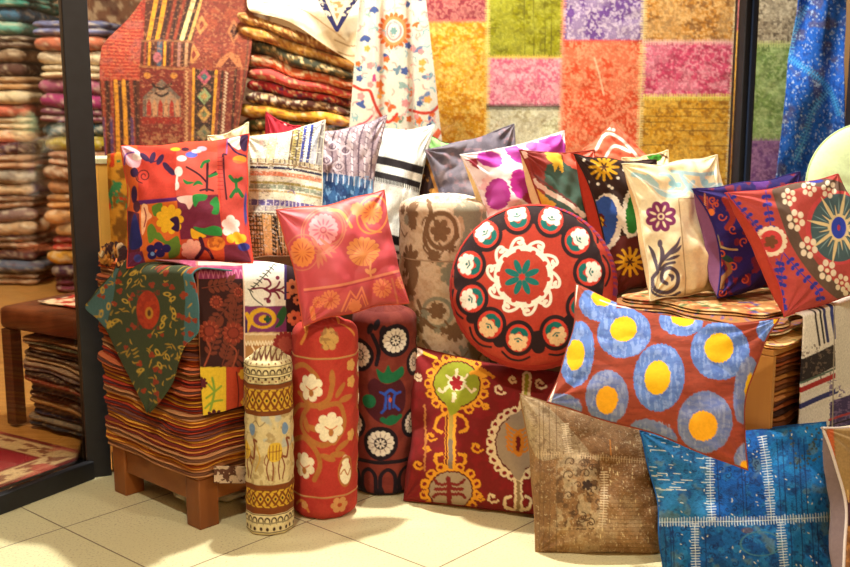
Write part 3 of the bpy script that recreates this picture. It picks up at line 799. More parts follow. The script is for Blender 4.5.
def p_red(c):
    ax = c.ax; tan = (176, 112, 54); wh = (240, 228, 196)
    c.mot((186, 66, 50), 16, .5, 3, .5)
    # scrolling vine
    for oy in (0,):
        c.line([(ax(296), 374), (ax(305), 370), (ax(316), 377), (ax(322), 388)], 5, tan); c.line([(ax(300), 398), (ax(316), 408), (ax(330), 402), (ax(334), 388)], 5, tan)
        c.line([(ax(294), 420), (ax(300), 410), (ax(312), 408)], 4.8, tan); c.line([(ax(310), 410), (ax(302), 424), (ax(308), 438), (ax(324), 446), (ax(338), 440)], 5.2, tan)
        c.line([(ax(294), 446), (ax(306), 440), (ax(318), 452), (ax(322), 466), (ax(316), 480)], 5, tan); c.line([(ax(322), 410), (ax(338), 406), (ax(345), 416), (ax(345), 432), (ax(336), 444)], 4.8, tan)
        for (x, y, t) in ((342, 394, -.9), (347, 403, -.2), (334, 382, -1.6), (340, 456, .1), (344, 448, -.5), (330, 458, .4), (308, 426, 1.2), (316, 430, .3)):
            c.ell(ax(x), y, 8.5, 3, tan, rot=t)
    for (x, y, r) in ((313, 391, 13.5), (333, 429, 15), (306, 467, 13)):
        x = ax(x); c.flo(x - 1, y, r, 7, wh, .28, rot=.5); c.line([(x - 6, y - 1), (x, y + 2), (x + 6, y - 1)], 1.3, (214, 120, 70)); c.ell(x, y + 5, 2.6, 3.6, tan)
    x = ax(347.5); c.ell(x, 476, 7, 11, wh); c.ell(x - 1, 464, 4, 6, wh); c.line([(x - 6, 476), (x - 2, 472), (x + 2, 478), (x + 6, 473)], 1.4, (190, 120, 60)); c.ring(x, 474, 8.5, 14, 1.6, tan)
    for x, y in ((352, 372), (352, 388), (352, 440)): c.flo(ax(x), y, 6, 5, (210, 160, 90), .3)
    # band and top flowers
    c.flo(ax(331), 345, 10, 6, (196, 152, 84), .3, ry=11); c.mot((140, 100, 60), 3, .55, 5, .7, box=(ax(322), 334, ax(340), 356))
    c.line([(ax(300), 334), (ax(306), 340), (ax(302), 350)], 3.4, (206, 132, 60)); c.line([(ax(343), 326), (ax(350), 332), (ax(355), 344)], 3, (206, 132, 60)); c.line([(ax(312), 322), (ax(324), 318), (ax(338), 321)], 3, (206, 132, 60))
    c.flo(ax(342), 506, 10, 6, (206, 150, 90), .3, ry=8, ctr=(180, 70, 40)); c.line([(ax(296), 508), (ax(304), 502), (ax(310), 512)], 2.6, (206, 132, 60)); c.flo(ax(306), 506, 4, 5, (206, 150, 90), .3)
    c.rect(-400, 362.5, 900, 364, (220, 160, 90)); c.rect(-400, 496.5, 900, 498, (226, 150, 90))
    # the back of the roll repeats the vine
    for k in range(7):
        xx = ax(356) + 14 + (k % 2) * 16; y = 378 + k * 16; c.ring(xx, y, 9, 9, 3, tan); c.flo(xx, y, 6, 6, wh, .3); c.flo(-xx + 650, y, 6, 6, wh, .3)
bolster('bolster_cushion', 'coral red bolster with white flowers on tan vines standing upright on the floor', -.303, 3.155, .097, .575, 324, 34, 334, 521, p_red, (178, 54, 44),
        edge=.036, seed=3, seams=(363, 497), capdome=.22, lean=(.008, .03), botcol=(60, 30, 24))

def p_navy(c):
    ax = c.ax; nv = (30, 20, 30); wh = (228, 220, 206); gr = (28, 104, 66)
    c.mot((136, 60, 46), 12, .5, 3, .5)
    def ros(x, y, r):
        c.ell(x, y, r + 4.6, r + 5.2, nv); c.flo(x, y, r + 1, 14, wh, .14); c.ell(x, y, r * .5, r * .5, nv); c.pet(x, y, r * .1, r * .42, 8, 1.8, wh); c.pet(x, y, r * .45, r * .85, 12, 1.0, (150, 130, 120))
    for (x, y, r) in ((392, 336, 11.5), (358, 352, 11.5), (378, 441, 12.5), (407, 424, 10), (353, 424, 11), (409, 362, 9)): ros(ax(x), y, r)
    for k in range(4): ros(ax(409) + 22 + 24 * k, 345 + (k % 2) * 60, 12); ros(ax(351) - 24 - 24 * k, 350 + (k % 2) * 60, 12)
    for (x, y) in ((368, 324), (374, 320), (380, 326)): c.ell(ax(x), y, 3, 6, nv, rot=.3)
    c.line([(ax(370), 330), (ax(376), 345), (ax(374), 360)], 4, nv)
    c.poly([(ax(372), 374), (ax(366), 382), (ax(368), 396), (ax(362), 402), (ax(372), 416), (ax(386), 420), (ax(398), 410), (ax(401), 392), (ax(396), 376), (ax(384), 380)], (74, 24, 34), True)
    c.poly([(ax(374), 364), (ax(381), 368), (ax(385), 360), (ax(389), 368), (ax(398), 363), (ax(399), 372), (ax(390), 378), (ax(378), 377)], gr, True)
    c.ell(ax(367), 398, 7, 7, gr); c.line([(ax(380), 416), (ax(388), 420), (ax(396), 414)], 5, gr); c.ell(ax(389), 417, 6, 5, gr)
    bl = (46, 84, 190)
    c.line([(ax(378), 388), (ax(383), 392), (ax(382), 404)], 2.4, bl); c.line([(ax(396), 389), (ax(391), 392), (ax(390), 404)], 2.4, bl); c.line([(ax(382), 390), (ax(387), 386), (ax(392), 390)], 3, bl); c.line([(ax(386), 392), (ax(386.5), 405)], 2.4, bl)
    c.line([(ax(383), 404), (ax(379), 409)], 2.4, bl); c.line([(ax(391), 402), (ax(395), 407)], 2.4, bl); c.ell(ax(387), 396, 1.4, 2.5, (190, 90, 60))
    c.rect(-400, 459, 900, 463, nv); c.rect(-400, 494, 900, 500, (40, 26, 30))
    for k in range(-6, 9):
        x = 366 + k * 19; c.line([(x - 7, 495), (x - 7, 476), (x, 469), (x + 7, 476), (x + 7, 495)], 4, nv); c.line([(x - 10, 494), (x - 7, 487), (x - 4, 495)], 3, nv)
bolster('bolster_cushion', 'dark maroon bolster with black ringed white rosettes standing on the floor', -.132, 3.352, .101, .578, 380, 31, 309, 498, p_navy, (116, 46, 38),
        edge=.036, seed=5, seams=(460,), seamcol=(40, 26, 30), capdome=.2, lean=(.004, .02), botcol=(50, 26, 24))

def p_beige(c):
    ax = c.ax; b1 = (120, 88, 60); b2 = (140, 134, 112); cr = (216, 196, 168)
    c.mot((190, 160, 130), 24, .5, 3, .7)
    c.mot((178, 140, 104), 3, .55, 8, .5)
    for oy in (0, 140):
        for ox, g in ((0, b1), (160, b1), (-150, b1)):
            A = lambda x: ax(x) + ox
            c.ring(A(442), 229 + oy, 14, 17, 4, b1); c.flo(A(441), 229 + oy, 10, 6, b1, .4, ry=12)
            c.ring(A(442), 229 + oy, 18, 21, 1.5, cr)
            c.flo(A(413), 214 + oy, 10, 9, b1, .4, ry=14); c.flo(A(412), 262 + oy, 14, 9, b1, .45, ry=18); c.ell(A(415), 282 + oy, 5, 14, b1, rot=.4)
            c.flo(A(411), 293 + oy, 10, 8, b1, .4, ry=10); c.flo(A(472), 215 + oy, 12, 12, b2, .3, ry=16); c.flo(A(468), 240 + oy, 9, 8, b2, .4, ry=12)
            c.flo(A(452), 272 + oy, 12, 7, b2, .4, ry=12); c.ring(A(438), 310 + oy, 14, 14, 4, b2); c.flo(A(438), 308 + oy, 9, 6, b1, .4)
            c.line([(A(425), 200 + oy), (A(432), 210 + oy), (A(428), 222 + oy), (A(426), 240 + oy), (A(434), 252 + oy)], 4, b1)
            c.flo(A(435), 254 + oy, 7, 7, b1, .4); c.flo(A(475), 262 + oy, 9, 9, b1, .4, ry=16); c.flo(A(480), 300 + oy, 10, 9, b1, .4, ry=14)
            c.line([(A(420), 300 + oy), (A(428), 320 + oy), (A(444), 328 + oy), (A(462), 318 + oy)], 4, b1); c.flo(A(419), 322 + oy, 10, 8, b1, .4, ry=13)
            c.line([(A(460), 205 + oy), (A(466), 228 + oy), (A(460), 250 + oy), (A(466), 270 + oy)], 4, b2); c.flo(A(455), 330 + oy, 10, 8, b1, .4); c.flo(A(400), 240 + oy, 8, 8, b1, .4, ry=12)
    rb = random.Random(12)
    for k in range(150):
        x = rb.uniform(446 - 138, 446 + 138); y = rb.uniform(205, 480); c.flo(x, y, rb.uniform(3, 6), rb.choice([5, 7, 9]), b1 if rb.random() < .6 else b2, .45)
    for k in range(40): x = rb.uniform(446 - 138, 446 + 138); y = rb.uniform(205, 470); t = rb.uniform(0, 6); c.line([(x, y), (x + 8 * math.cos(t), y + 8 * math.sin(t)), (x + 14 * math.cos(t + .7), y + 14 * math.sin(t + .7))], 2, b1)
    c.rect(-400, 259, 900, 260, (150, 120, 92))
    cr2 = (200, 96, 80)
    for x in (430, 440, 450, 460): c.ring(x, 186, 4, 3, 1.4, cr2); c.ring(x + 4, 190, 3, 2, 1.2, cr2)
    if c.Y.min() < 190: c.rect(-100, 160, 900, 195, (236, 226, 204), a=.75); [c.ring(x, 184, 4, 3, 1.4, cr2) for x in (432, 441, 450, 459)]
bolster('bolster_cushion', 'tall beige bolster with brown and grey floral velvet beside the round cushion', .068, 3.545, .147, .90, 446, 44, 203, 483, p_beige, (206, 182, 152),
        edge=.03, seed=8, seams=(259,), seamcol=(170, 140, 110), capdome=.12, capbase=(236, 226, 204), lean=(-.004, .01), mid=.02, botcol=(120, 90, 70))

# ================================================================== CUSHIONS ON THE LEFT PILE
def p_patch(c):
    Zx = lambda x: 115 + x / 4.053; Zy = lambda y: 130 + y / 4.053
    def z(P): return [(Zx(x), Zy(y)) for x, y in P]
    red = (186, 54, 36); cor = (196, 78, 62); mar = (112, 34, 56); nv = (50, 20, 58); gr = (92, 124, 40); yl = (228, 172, 34); wh = (240, 210, 200)
    c.poly(z([(0, 0), (100, 60), (100, 600), (0, 600)]), (206, 88, 34)); c.poly(z([(0, 320), (70, 330), (105, 340), (110, 600), (0, 600)]), (88, 26, 40))
    c.poly(z([(90, 60), (248, 80), (250, 290), (95, 300)]), red); c.poly(z([(248, 80), (415, 90), (418, 264), (248, 270)]), cor)
    c.poly(z([(412, 0), (640, 0), (640, 600), (440, 600)]), (192, 62, 50)); c.poly(z([(98, 300), (252, 285), (270, 600), (104, 600)]), (204, 96, 34))
    c.poly(z([(250, 268), (418, 262), (436, 440), (266, 446)]), mar); c.poly(z([(266, 444), (440, 434), (446, 600), (272, 600)]), (188, 74, 40))
    c.poly(z([(95, 286), (250, 272), (252, 286), (98, 304)]), (84, 26, 92))
    c.poly(z([(20, 60), (60, 66), (104, 96), (96, 150), (50, 140)]), (232, 170, 180), True); c.line(z([(38, 140), (44, 100), (76, 90)]), 1.6, (110, 60, 150)); c.ell(Zx(90), Zy(108), 5, 4, wh)
    for (x, y, t) in ((120, 110, .7), (152, 112, 1.9), (183, 120, 2.1), (210, 150, .9), (225, 165, .8)): c.ell(Zx(x), Zy(y), 6, 2.8, nv, rot=t)
    c.line(z([(108, 108), (150, 130), (190, 112)]), 1.2, nv)
    c.ell(Zx(78), Zy(172), 4, 5, nv); c.spiral(Zx(118), Zy(186), 7, 1.6, 1.2, (86, 20, 20), 2.6)
    c.line(z([(110, 215), (90, 205), (84, 185)]), 1.2, (86, 20, 20))
    c.ell(Zx(78), Zy(262), 3, 9, nv); c.ell(Zx(88), Zy(310), 3.5, 6, (70, 26, 40)); c.poly(z([(60, 480), (66, 380), (82, 340), (104, 420), (108, 470)]), (34, 34, 92), True)
    c.poly(z([(34, 200), (60, 240), (56, 310), (40, 290)]), (226, 150, 50), True)
    # tree
    tr = (58, 16, 26)
    c.line(z([(375, 130), (374, 190), (372, 245)]), 2.6, tr); c.line(z([(345, 245), (372, 240), (398, 246)]), 2, tr); c.line(z([(374, 215), (340, 180), (290, 150)]), 2, tr); c.line(z([(375, 190), (408, 170)]), 2, tr)
    g2 = (30, 112, 50)
    c.line(z([(350, 150), (360, 132), (380, 124)]), 3, g2); c.line(z([(276, 200), (292, 214), (320, 212)]), 3.2, g2, taper=True); c.line(z([(316, 226), (336, 212), (356, 222)]), 3.6, g2, taper=True); c.line(z([(384, 188), (412, 178)]), 3, g2)
    c.line(z([(450, 100), (436, 104), (442, 180), (452, 280)]), 2, (70, 16, 30)); c.line(z([(252, 180), (248, 240)]), 2, wh); c.ell(Zx(258), Zy(168), 4, 5, wh); c.ell(Zx(252), Zy(225), 2, 4, wh)
    c.ell(Zx(310), Zy(100), 6, 3, (90, 100, 190)); c.ell(Zx(270), Zy(115), 5, 3, wh); c.ell(Zx(352), Zy(76), 5, 2.5, (206, 160, 180)); c.ell(Zx(330), Zy(86), 5, 2, (236, 190, 190)); c.ell(Zx(285), Zy(78), 4, 2, (70, 20, 40)); c.ell(Zx(245), Zy(78), 5, 1.8, yl)
    # right panel
    c.poly(z([(458, 40), (500, 20), (516, 60), (500, 80), (470, 60)]), wh, True); c.ell(Zx(525), Zy(50), 5, 9, nv); c.line(z([(460, 55), (490, 90), (540, 110)]), 2, nv); c.ell(Zx(505), Zy(120), 7, 4, (228, 140, 40)); c.line(z([(456, 30), (452, 95)]), 1.2, (110, 80, 150))
    c.line(z([(466, 188), (486, 208), (512, 196)]), 3.6, (30, 96, 40)); c.line(z([(470, 270), (494, 240), (516, 268)]), 3.6, (30, 96, 40)); c.line(z([(490, 200), (493, 250)]), 3, (30, 96, 40))
    c.poly(z([(420, 110), (530, 130), (524, 420), (440, 430)]), (196, 76, 64), a=.6)
    c.line(z([(466, 188), (486, 208), (512, 196)]), 3.6, (30, 96, 40)); c.line(z([(470, 270), (494, 240), (516, 268)]), 3.6, (30, 96, 40)); c.line(z([(490, 200), (493, 250)]), 3, (30, 96, 40)); c.line(z([(440, 104), (442, 180), (452, 280)]), 1.8, (70, 16, 30))
    for k in range(9): c.line(z([(416, 112 + k * 16), (438, 112 + k * 16)]), .8, (150, 40, 36))
    for (x, y) in ((468, 362), (450, 380), (488, 380), (454, 410), (486, 408), (470, 395)): c.ell(Zx(x), Zy(y), 4.4, 4.4, wh)
    for (x, y) in ((470, 440), (492, 430), (515, 440), (505, 452)): c.ell(Zx(x), Zy(y), 4.5, 4.5, yl)
    c.ell(Zx(522), Zy(474), 6, 4, (50, 50, 130)); c.ell(Zx(530), Zy(320), 2, 16, (60, 60, 130)); c.poly(z([(442, 466), (530, 460), (560, 560), (446, 560)]), (110, 40, 60)); c.ell(Zx(522), Zy(474), 6, 4, (50, 50, 130))
    # lower left flowers
    for P in ([(150, 310), (190, 296), (186, 330), (160, 350)], [(150, 430), (180, 415), (210, 450), (255, 430), (262, 500), (220, 520), (210, 470)], [(130, 400), (150, 380), (170, 420), (140, 460)]): c.poly(z(P), gr, True)
    c.poly(z([(108, 310), (130, 304), (136, 330), (150, 350), (130, 370), (120, 410), (108, 420)]), (236, 176, 130), True); c.line(z([(118, 316), (126, 350), (118, 392)]), 1.2, (150, 40, 50))
    c.flo(Zx(222), Zy(362), 14, 9, yl, .28, ry=15); c.poly(z([(222, 362), (252, 350), (262, 380), (256, 412), (228, 400), (240, 382)]), nv, True)
    for (x, y) in ((146, 482), (176, 470), (208, 480), (150, 508), (184, 500)): c.ell(Zx(x), Zy(y), 4.6, 4.2, (40, 26, 86))
    c.ell(Zx(152), Zy(502), 2, 2, (120, 150, 210)); c.line(z([(240, 500), (262, 470)]), 3, gr)
    # middle panel leaves
    c.poly(z([(254, 272), (316, 266), (318, 292), (300, 322), (286, 300), (262, 292)]), (232, 186, 170), True); g3 = (44, 132, 56)
    c.poly(z([(318, 262), (372, 262), (366, 284), (340, 290), (326, 312), (316, 296)]), g3, True); c.poly(z([(384, 296), (410, 270), (424, 300), (418, 340), (392, 338), (400, 312)]), g3, True)
    c.poly(z([(318, 392), (360, 398), (400, 388), (432, 400), (430, 428), (380, 426), (340, 414)]), g3, True); c.poly(z([(308, 400), (330, 410), (370, 430), (340, 440), (312, 436)]), yl, True)
    c.flo(Zx(312), Zy(486), 11, 7, (228, 166, 140), .25, ry=11); c.line(z([(346, 440), (356, 480), (330, 520)]), 4, (60, 18, 44)); c.line([(Zx(356), Zy(476)), (Zx(380), Zy(490)), (Zx(396), Zy(520))], 3, (60, 18, 44)); c.ell(Zx(410), Zy(460), 9, 7, (216, 130, 44)); c.mot((150, 60, 30), 6, .55, 7, .7, box=(Zx(380), Zy(435), Zx(445), Zy(520)))
    c.poly(z([(50, 500), (110, 490), (130, 560), (50, 560)]), (96, 30, 60)); c.ell(Zx(92), Zy(520), 4, 4, (60, 60, 130))
cushion('suzani_cushion', 'large red cushion pieced from embroidered patches with tree and yellow flower, on the left pile',
        [(121, 146, 3.31), (249, 134, 3.33), (253, 263, 3.19), (127, 268, 3.14)], p_patch, (208, 66, 40), (150, 40, 44), T=.06, Tb=.045, e=.045, seed=4, N=230)

def p_kilim(c):
    c.rect(200, 100, 360, 300, (226, 220, 196))
    def vb(x0, x1, col): c.poly([(x0 + 6, 110), (x1 + 6, 110), (x1 - 2, 168), (x0 - 2, 168)], col)
    for (x0, x1, col) in ((258, 262, (226, 190, 176)), (262, 265, (214, 206, 180)), (266, 275, (206, 196, 156)), (276, 288, (206, 208, 196)), (289, 291, (110, 84, 50)), (291, 295, (176, 158, 90)), (295, 297, (90, 76, 60)),
                          (297, 300, (190, 170, 104)), (300.5, 303.5, (56, 66, 150)), (304, 306.5, (232, 232, 226)), (307, 310, (46, 60, 140)), (311, 316, (190, 196, 206)), (317, 319, (120, 110, 110)), (319, 324, (160, 156, 150))): vb(x0, x1, col)
    for k in range(16):
        for x in (293, 298, 303, 309): c.line([(x + 5 - k * .48, 122 + k * 2.7), (x + 7 - k * .48, 122 + k * 2.7)], .8, (70, 60, 60), smooth=False)
    def hb(y, h, col, st=None, col2=None):
        P = [(246, y), (280, y + 1), (300, y + 3.5), (322, y + 8)]
        c.line(P, h, col)
        if st:
            Q = catmull(P, 10)
            for i in range(0, len(Q), st): c.line([Q[i] - (0, h * .4), Q[i] + (0, h * .4)], 1.1, col2, smooth=False)
    hb(160, 4, (196, 180, 140), 2, (90, 66, 50)); hb(163.5, 2, (150, 120, 84)); hb(167, 2.4, (44, 40, 70)); hb(170, 2, (230, 210, 180)); hb(173, 4.4, (226, 134, 96), 3, (240, 170, 130)); hb(178, 3.6, (236, 230, 206))
    hb(182, 2.6, (170, 156, 84)); hb(186, 4.4, (150, 160, 136), 3, (190, 190, 160)); hb(190.5, 2, (196, 170, 110)); hb(195, 7, (234, 228, 200)); hb(202, 6, (104, 92, 150), 2, (206, 196, 200)); hb(208, 5, (186, 176, 166), 3, (120, 110, 140))
    c.poly([(230, 212), (322, 220), (330, 300), (230, 300)], (200, 158, 104))
    for x in range(244, 326, 3): c.line([(x, 212 + (x - 244) * .08), (x + 3, 270)], 1.1, (100, 76, 44), smooth=False)
    for k in range(13): c.line([(244, 216 + k * 4.4), (262, 217 + k * 4.4)], 1.4, (84, 62, 38), smooth=False)
    c.poly([(262, 214), (271, 215), (274, 270), (266, 270)], (232, 186, 120)); 
    for k in range(14): c.line([(273, 217 + k * 4), (276, 219 + k * 4)], 1.8, (40, 32, 28), smooth=False)
    c.line([(275, 217), (280, 245), (286, 270)], 1.6, (40, 32, 28)); c.line([(244, 213), (280, 214), (320, 222)], 1.2, (110, 84, 60))
    c.rect(236, 130, 250, 186, (240, 238, 226)); c.rect(236, 187, 248.5, 196, (60, 50, 120)); c.rect(236, 199, 248.5, 206, (196, 170, 50)); c.rect(236, 206, 248, 300, (200, 180, 150))
    c.line([(288, 192), (292, 190), (295, 194)], 1.2, (120, 100, 150)); c.mot((110, 96, 90), 2.2, .64, 3, .5, sy=1.2, soft=.05); c.mot((240, 236, 220), 2.2, .64, 13, .6, sy=1.2, soft=.05)
cushion('kilim_cushion', 'cream woven cushion with thin multicoloured stripes, behind the red patched one',
        [(247, 137, 3.50), (325, 120, 3.56), (322, 258, 3.42), (246, 259, 3.42)], p_kilim, (226, 220, 196), (226, 216, 190), T=.05, Tb=.04, e=.035, seed=7, mat=M_WOOL, N=220)

def p_knit(c):
    c.rect(290, 90, 410, 300, (150, 130, 136)); c.mot((196, 178, 180), 5, .48, 3, .8, sy=8)
    for k in range(14):
        x = 384 - k * 5.2; P = [(x + 4 - k * .4, 112), (x - 4 - k * 1.6, 140), (x - 8 - k * .6, 185)]
        c.line(P, 1.4, (92, 72, 84) if k % 2 else (206, 192, 196)); Q = catmull(P, 14)
        for i in range(1, len(Q) - 1, 2): c.line([Q[i] + (-1.3, -.8), Q[i] + (1.3, .9)], 1, (100, 84, 96), smooth=False)
    for (x, y) in ((332, 146), (326, 160), (345, 150), (338, 166)): c.ring(x, y, 5, 4, 1.8, (206, 190, 196)); c.spiral(x, y, 4, 1, 1, (100, 80, 96))
    c.poly([(290, 170), (320, 172), (345, 175), (372, 181), (400, 186), (400, 310), (290, 310)], (44, 84, 126)); c.mot((110, 150, 186), 3, .5, 7, .9, sy=6, box=(290, 176, 400, 300)); c.mot((24, 48, 92), 4, .58, 17, .9, sy=7, box=(290, 176, 400, 300))
    for k in range(24): c.line([(314 + k * 2.7, 170 + k * .45), (313.5 + k * 2.7, 178 + k * .5)], 1.1, (196, 200, 210) if k % 2 else (70, 90, 130), smooth=False)
cushion('knitted_cushion', 'mauve and blue chunky knitted cushion, between the striped and the white cushions',
        [(316, 132, 3.70), (387, 115, 3.76), (371, 254, 3.62), (306, 252, 3.58)], p_knit, (150, 130, 136), (190, 204, 226), T=.045, Tb=.035, e=.05, gus=-.10, seed=12, mat=M_WOOL, wr=1.4)

def p_zebra(c):
    c.mot((220, 222, 214), 20, .5, 3, .8)
    def b(P, w, col, fr=None):
        c.line(P, w, col)
        if fr:
            Q = catmull(P, 12)
            for i in range(0, len(Q), 1): c.line([Q[i] + (0, w * .3), Q[i] + (0, w * .3 + fr)], 1.0, col, smooth=False)
    k = (38, 32, 34)
    b([(368, 158), (385, 161), (402, 165), (424, 171)], 8, k); b([(366, 172), (385, 176), (402, 180), (422, 186)], 6, k, 5)
    b([(362, 235), (385, 238), (402, 242), (420, 246)], 9, k); b([(360, 252), (385, 254), (420, 258)], 8, (24, 20, 24)); c.line([(366, 180), (385, 184), (420, 193)], 1, (190, 190, 190))
cushion('kilim_cushion', 'white woven cushion with two black stripes leaning behind the tall beige bolster',
        [(372, 128, 3.86), (435, 125, 3.90), (412, 256, 3.80), (360, 256, 3.74)], p_zebra, (238, 238, 226), (196, 206, 224), T=.04, Tb=.035, e=.04, gus=-.10, seed=14, mat=M_WOOL)

def p_rose(c):
    Zx = lambda x: 270 + x / 4.053; Zy = lambda y: 190 + y / 4.053; z = lambda P: [(Zx(x), Zy(y)) for x, y in P]
    ol = (232, 134, 66); tn = (206, 112, 84); pk = (230, 142, 144)
    c.mot((210, 74, 84), 40, .45, 3, .6)
    c.poly(z([(100, 60), (330, 60), (300, 130), (230, 90), (120, 90)]), (216, 110, 86), True, a=.5)
    c.ring(Zx(216), Zy(165), 18.5, 21.5, 1.5, tn, rot=.6); c.ring(Zx(216), Zy(165), 21, 24, .8, (224, 130, 90), rot=.6); c.flo(Zx(216), Zy(160), 15, 18, pk, .12, ry=16); c.pet(Zx(216), Zy(162), 5, 11.5, 12, 1.8, (206, 92, 110)); c.ell(Zx(216), Zy(162), 3.4, 3.4, (206, 92, 110)); c.ell(Zx(216), Zy(162), 2, 2, pk)
    c.flo(Zx(132), Zy(253), 12.5, 16, ol, .12, ry=15); c.pet(Zx(132), Zy(253), 4, 10, 12, 1.3, (202, 84, 46)); c.ring(Zx(132), Zy(253), 16, 18, 1.2, tn, rot=.2)
    c.ring(Zx(415), Zy(100), 15, 19, 1.6, ol, rot=.3); c.flo(Zx(412), Zy(92), 11, 14, ol, .14, ry=12); c.pet(Zx(412), Zy(92), 4, 9, 10, 1.2, (206, 88, 60)); c.flo(Zx(354), Zy(78), 7, 8, ol, .2); c.line(z([(372, 110), (400, 160), (450, 170)]), 2, ol)
    for (x, y, t) in ((230, 250, .8), (215, 262, 1.1), (240, 238, .5), (205, 275, 1.3), (195, 285, 1.5), (225, 215, .7), (190, 225, .9)): c.ell(Zx(x), Zy(y), 8, 1.6, tn, rot=t)
    c.line(z([(150, 200), (190, 230), (270, 210), (310, 160)]), 1.3, tn); c.line(z([(240, 80), (290, 90), (330, 150)]), 3, (230, 150, 70)); c.line(z([(300, 80), (320, 110), (310, 150)]), 1.2, tn)
    c.flo(Zx(378), Zy(244), 17, 15, (226, 140, 76), .2, ry=13.5); c.poly(z([(330, 270), (430, 262), (410, 300), (380, 308), (345, 300)]), (226, 140, 76), True); c.pet(Zx(378), Zy(262), 5, 15, 16, .6, (196, 76, 66))
    c.line(z([(408, 290), (406, 330), (410, 352)]), 2, (230, 150, 100)); c.ell(Zx(396), Zy(330), 3.4, 2, (230, 150, 100), rot=.8); c.ell(Zx(420), Zy(328), 3.4, 2, (230, 150, 100), rot=-.8)
    c.line(z([(140, 404), (280, 386), (400, 358), (530, 325)]), 2.4, (222, 132, 96)); c.line(z([(140, 414), (280, 396), (400, 368), (530, 335)]), .8, (160, 44, 60))
    for (x, y, r) in ((245, 445, 10), (455, 398, 10), (535, 375, 7), (195, 455, 6)): c.flo(Zx(x), Zy(y), r, 14, (222, 122, 80), .3, ctr=(206, 84, 70)); c.pet(Zx(x), Zy(y), 3, r - 2, 9, 1, (200, 74, 66))
    c.line(z([(290, 492), (326, 410), (350, 440), (372, 394), (396, 462)]), 1.8, (222, 122, 84), smooth=False); c.line(z([(306, 492), (330, 440), (352, 466), (372, 424), (388, 470)]), 1.2, (222, 122, 84), smooth=False); c.flo(Zx(344), Zy(470), 7, 7, (222, 122, 80), .3)
    c.line(z([(170, 480), (176, 520)]), 5, (226, 130, 80)); c.line(z([(494, 360), (510, 420), (520, 470)]), 2, tn)
cushion('rose_cushion', 'glossy rose pink cushion with orange embroidered flowers, lying across two bolster tops',
        [(276, 210, 3.12), (384, 190, 3.28), (409, 303, 3.22), (303, 326, 3.06)], p_rose, (182, 68, 72), (180, 70, 56), T=.055, Tb=.05, e=.045, seed=21, mat=M_SAT, N=230, pipe=((200, 84, 60), .0026))

# ================================================================== BACK ROW
def p_grey(c):
    c.mot((132, 118, 122), 12, .5, 3, .8); c.mot((84, 78, 90), 16, .52, 9, .8); c.mot((150, 112, 116), 5, .62, 6, .5)
cushion('grey_cushion', 'plain grey crumpled cushion lying behind the purple spotted one',
        [(425, 150, 3.84), (514, 124, 3.92), (528, 226, 3.80), (446, 228, 3.72)], p_grey, (106, 98, 106), (80, 76, 86), T=.05, Tb=.04, e=.04, seed=25, wr=2.2)
def p_hid(c):
    c.mot((190, 130, 50), 6, .5, 3, .9); c.poly([(424, 128), (470, 145), (462, 152), (430, 150)], (150, 206, 120)); c.line([(424, 130), (445, 138), (466, 150)], 1.6, (232, 200, 90)); c.line([(427, 152), (432, 175), (440, 200)], 3, (170, 110, 50))
cushion('embroidered_cushion', 'dark gold and green cushion squeezed behind the left side of the grey one',
        [(423, 132, 3.93), (462, 146, 3.96), (470, 240, 3.86), (415, 236, 3.84)], p_hid, (54, 34, 30), (60, 40, 34), T=.02, Tb=.015, e=.03, seed=26, N=110)
def p_purple(c):
    pu = (166, 40, 146); pk = (240, 196, 190); c.jag(1.6, .5, .5, .8)
    c.mot(pk, 14, .5, 3, .8); c.mot((226, 150, 150), 9, .6, 5, .7)
    c.ell(490, 159, 13, 8, pu, .25); c.ell(517, 154, 14, 7, pu, .6); c.poly([(538, 140), (560, 134), (575, 165), (560, 162), (545, 150)], pu); c.ell(498, 194, 12.5, 16, (158, 22, 126), .1); c.ell(521, 184, 10, 15, (176, 20, 140), -.2)
    c.ell(538, 147, 13, 5, (180, 90, 180), .1); c.poly([(466, 160), (478, 158), (478, 170)], (150, 40, 60)); c.poly([(528, 190), (540, 196), (534, 206), (522, 200)], (150, 20, 50)); c.ell(505, 228, 14, 14, pu); c.ell(555, 200, 12, 18, pu); c.ell(535, 236, 12, 10, pu)
cushion('ikat_cushion', 'white and pink cushion with large purple spots, beside the grey one',
        [(460, 155, 3.50), (564, 131, 3.76), (580, 250, 3.66), (492, 258, 3.46)], p_purple, (240, 226, 224), (226, 196, 140), T=.035, Tb=.05, e=.04, gus=.10, seed=31, wr=1.6, mat=M_SAT)
def p_greenikat(c):
    c.jag(1.6, .5, .5, .8)
    c.poly([(556, 140), (600, 148), (620, 170), (575, 190)], (214, 92, 66)); c.poly([(545, 166), (560, 160), (590, 178), (604, 200), (610, 270), (545, 270)], (56, 84, 68)); c.ell(535, 162, 11, 16, (140, 40, 32), -.3)
    c.poly([(545, 150), (557, 150), (562, 160), (564, 173), (560, 171), (558, 165), (555, 172), (552, 163), (548, 160)], (232, 186, 50)); c.line([(534, 181), (550, 193), (566, 202), (584, 216)], 5, (226, 200, 180)); c.line([(535, 176), (552, 188), (576, 206)], 2, (110, 50, 44))
    c.poly([(530, 184), (545, 196), (556, 204), (545, 215), (534, 200)], (214, 160, 40)); c.ell(523, 155, 5, 4, (236, 190, 170))
cushion('ikat_cushion', 'dark green and coral cushion with a yellow blotch, above the round cushion',
        [(519, 150, 3.40), (594, 150, 3.58), (606, 262, 3.50), (548, 262, 3.36)], p_greenikat, (150, 60, 46), (226, 196, 146), T=.035, Tb=.045, e=.035, gus=.16, seed=33, wr=1.6, mat=M_SAT)
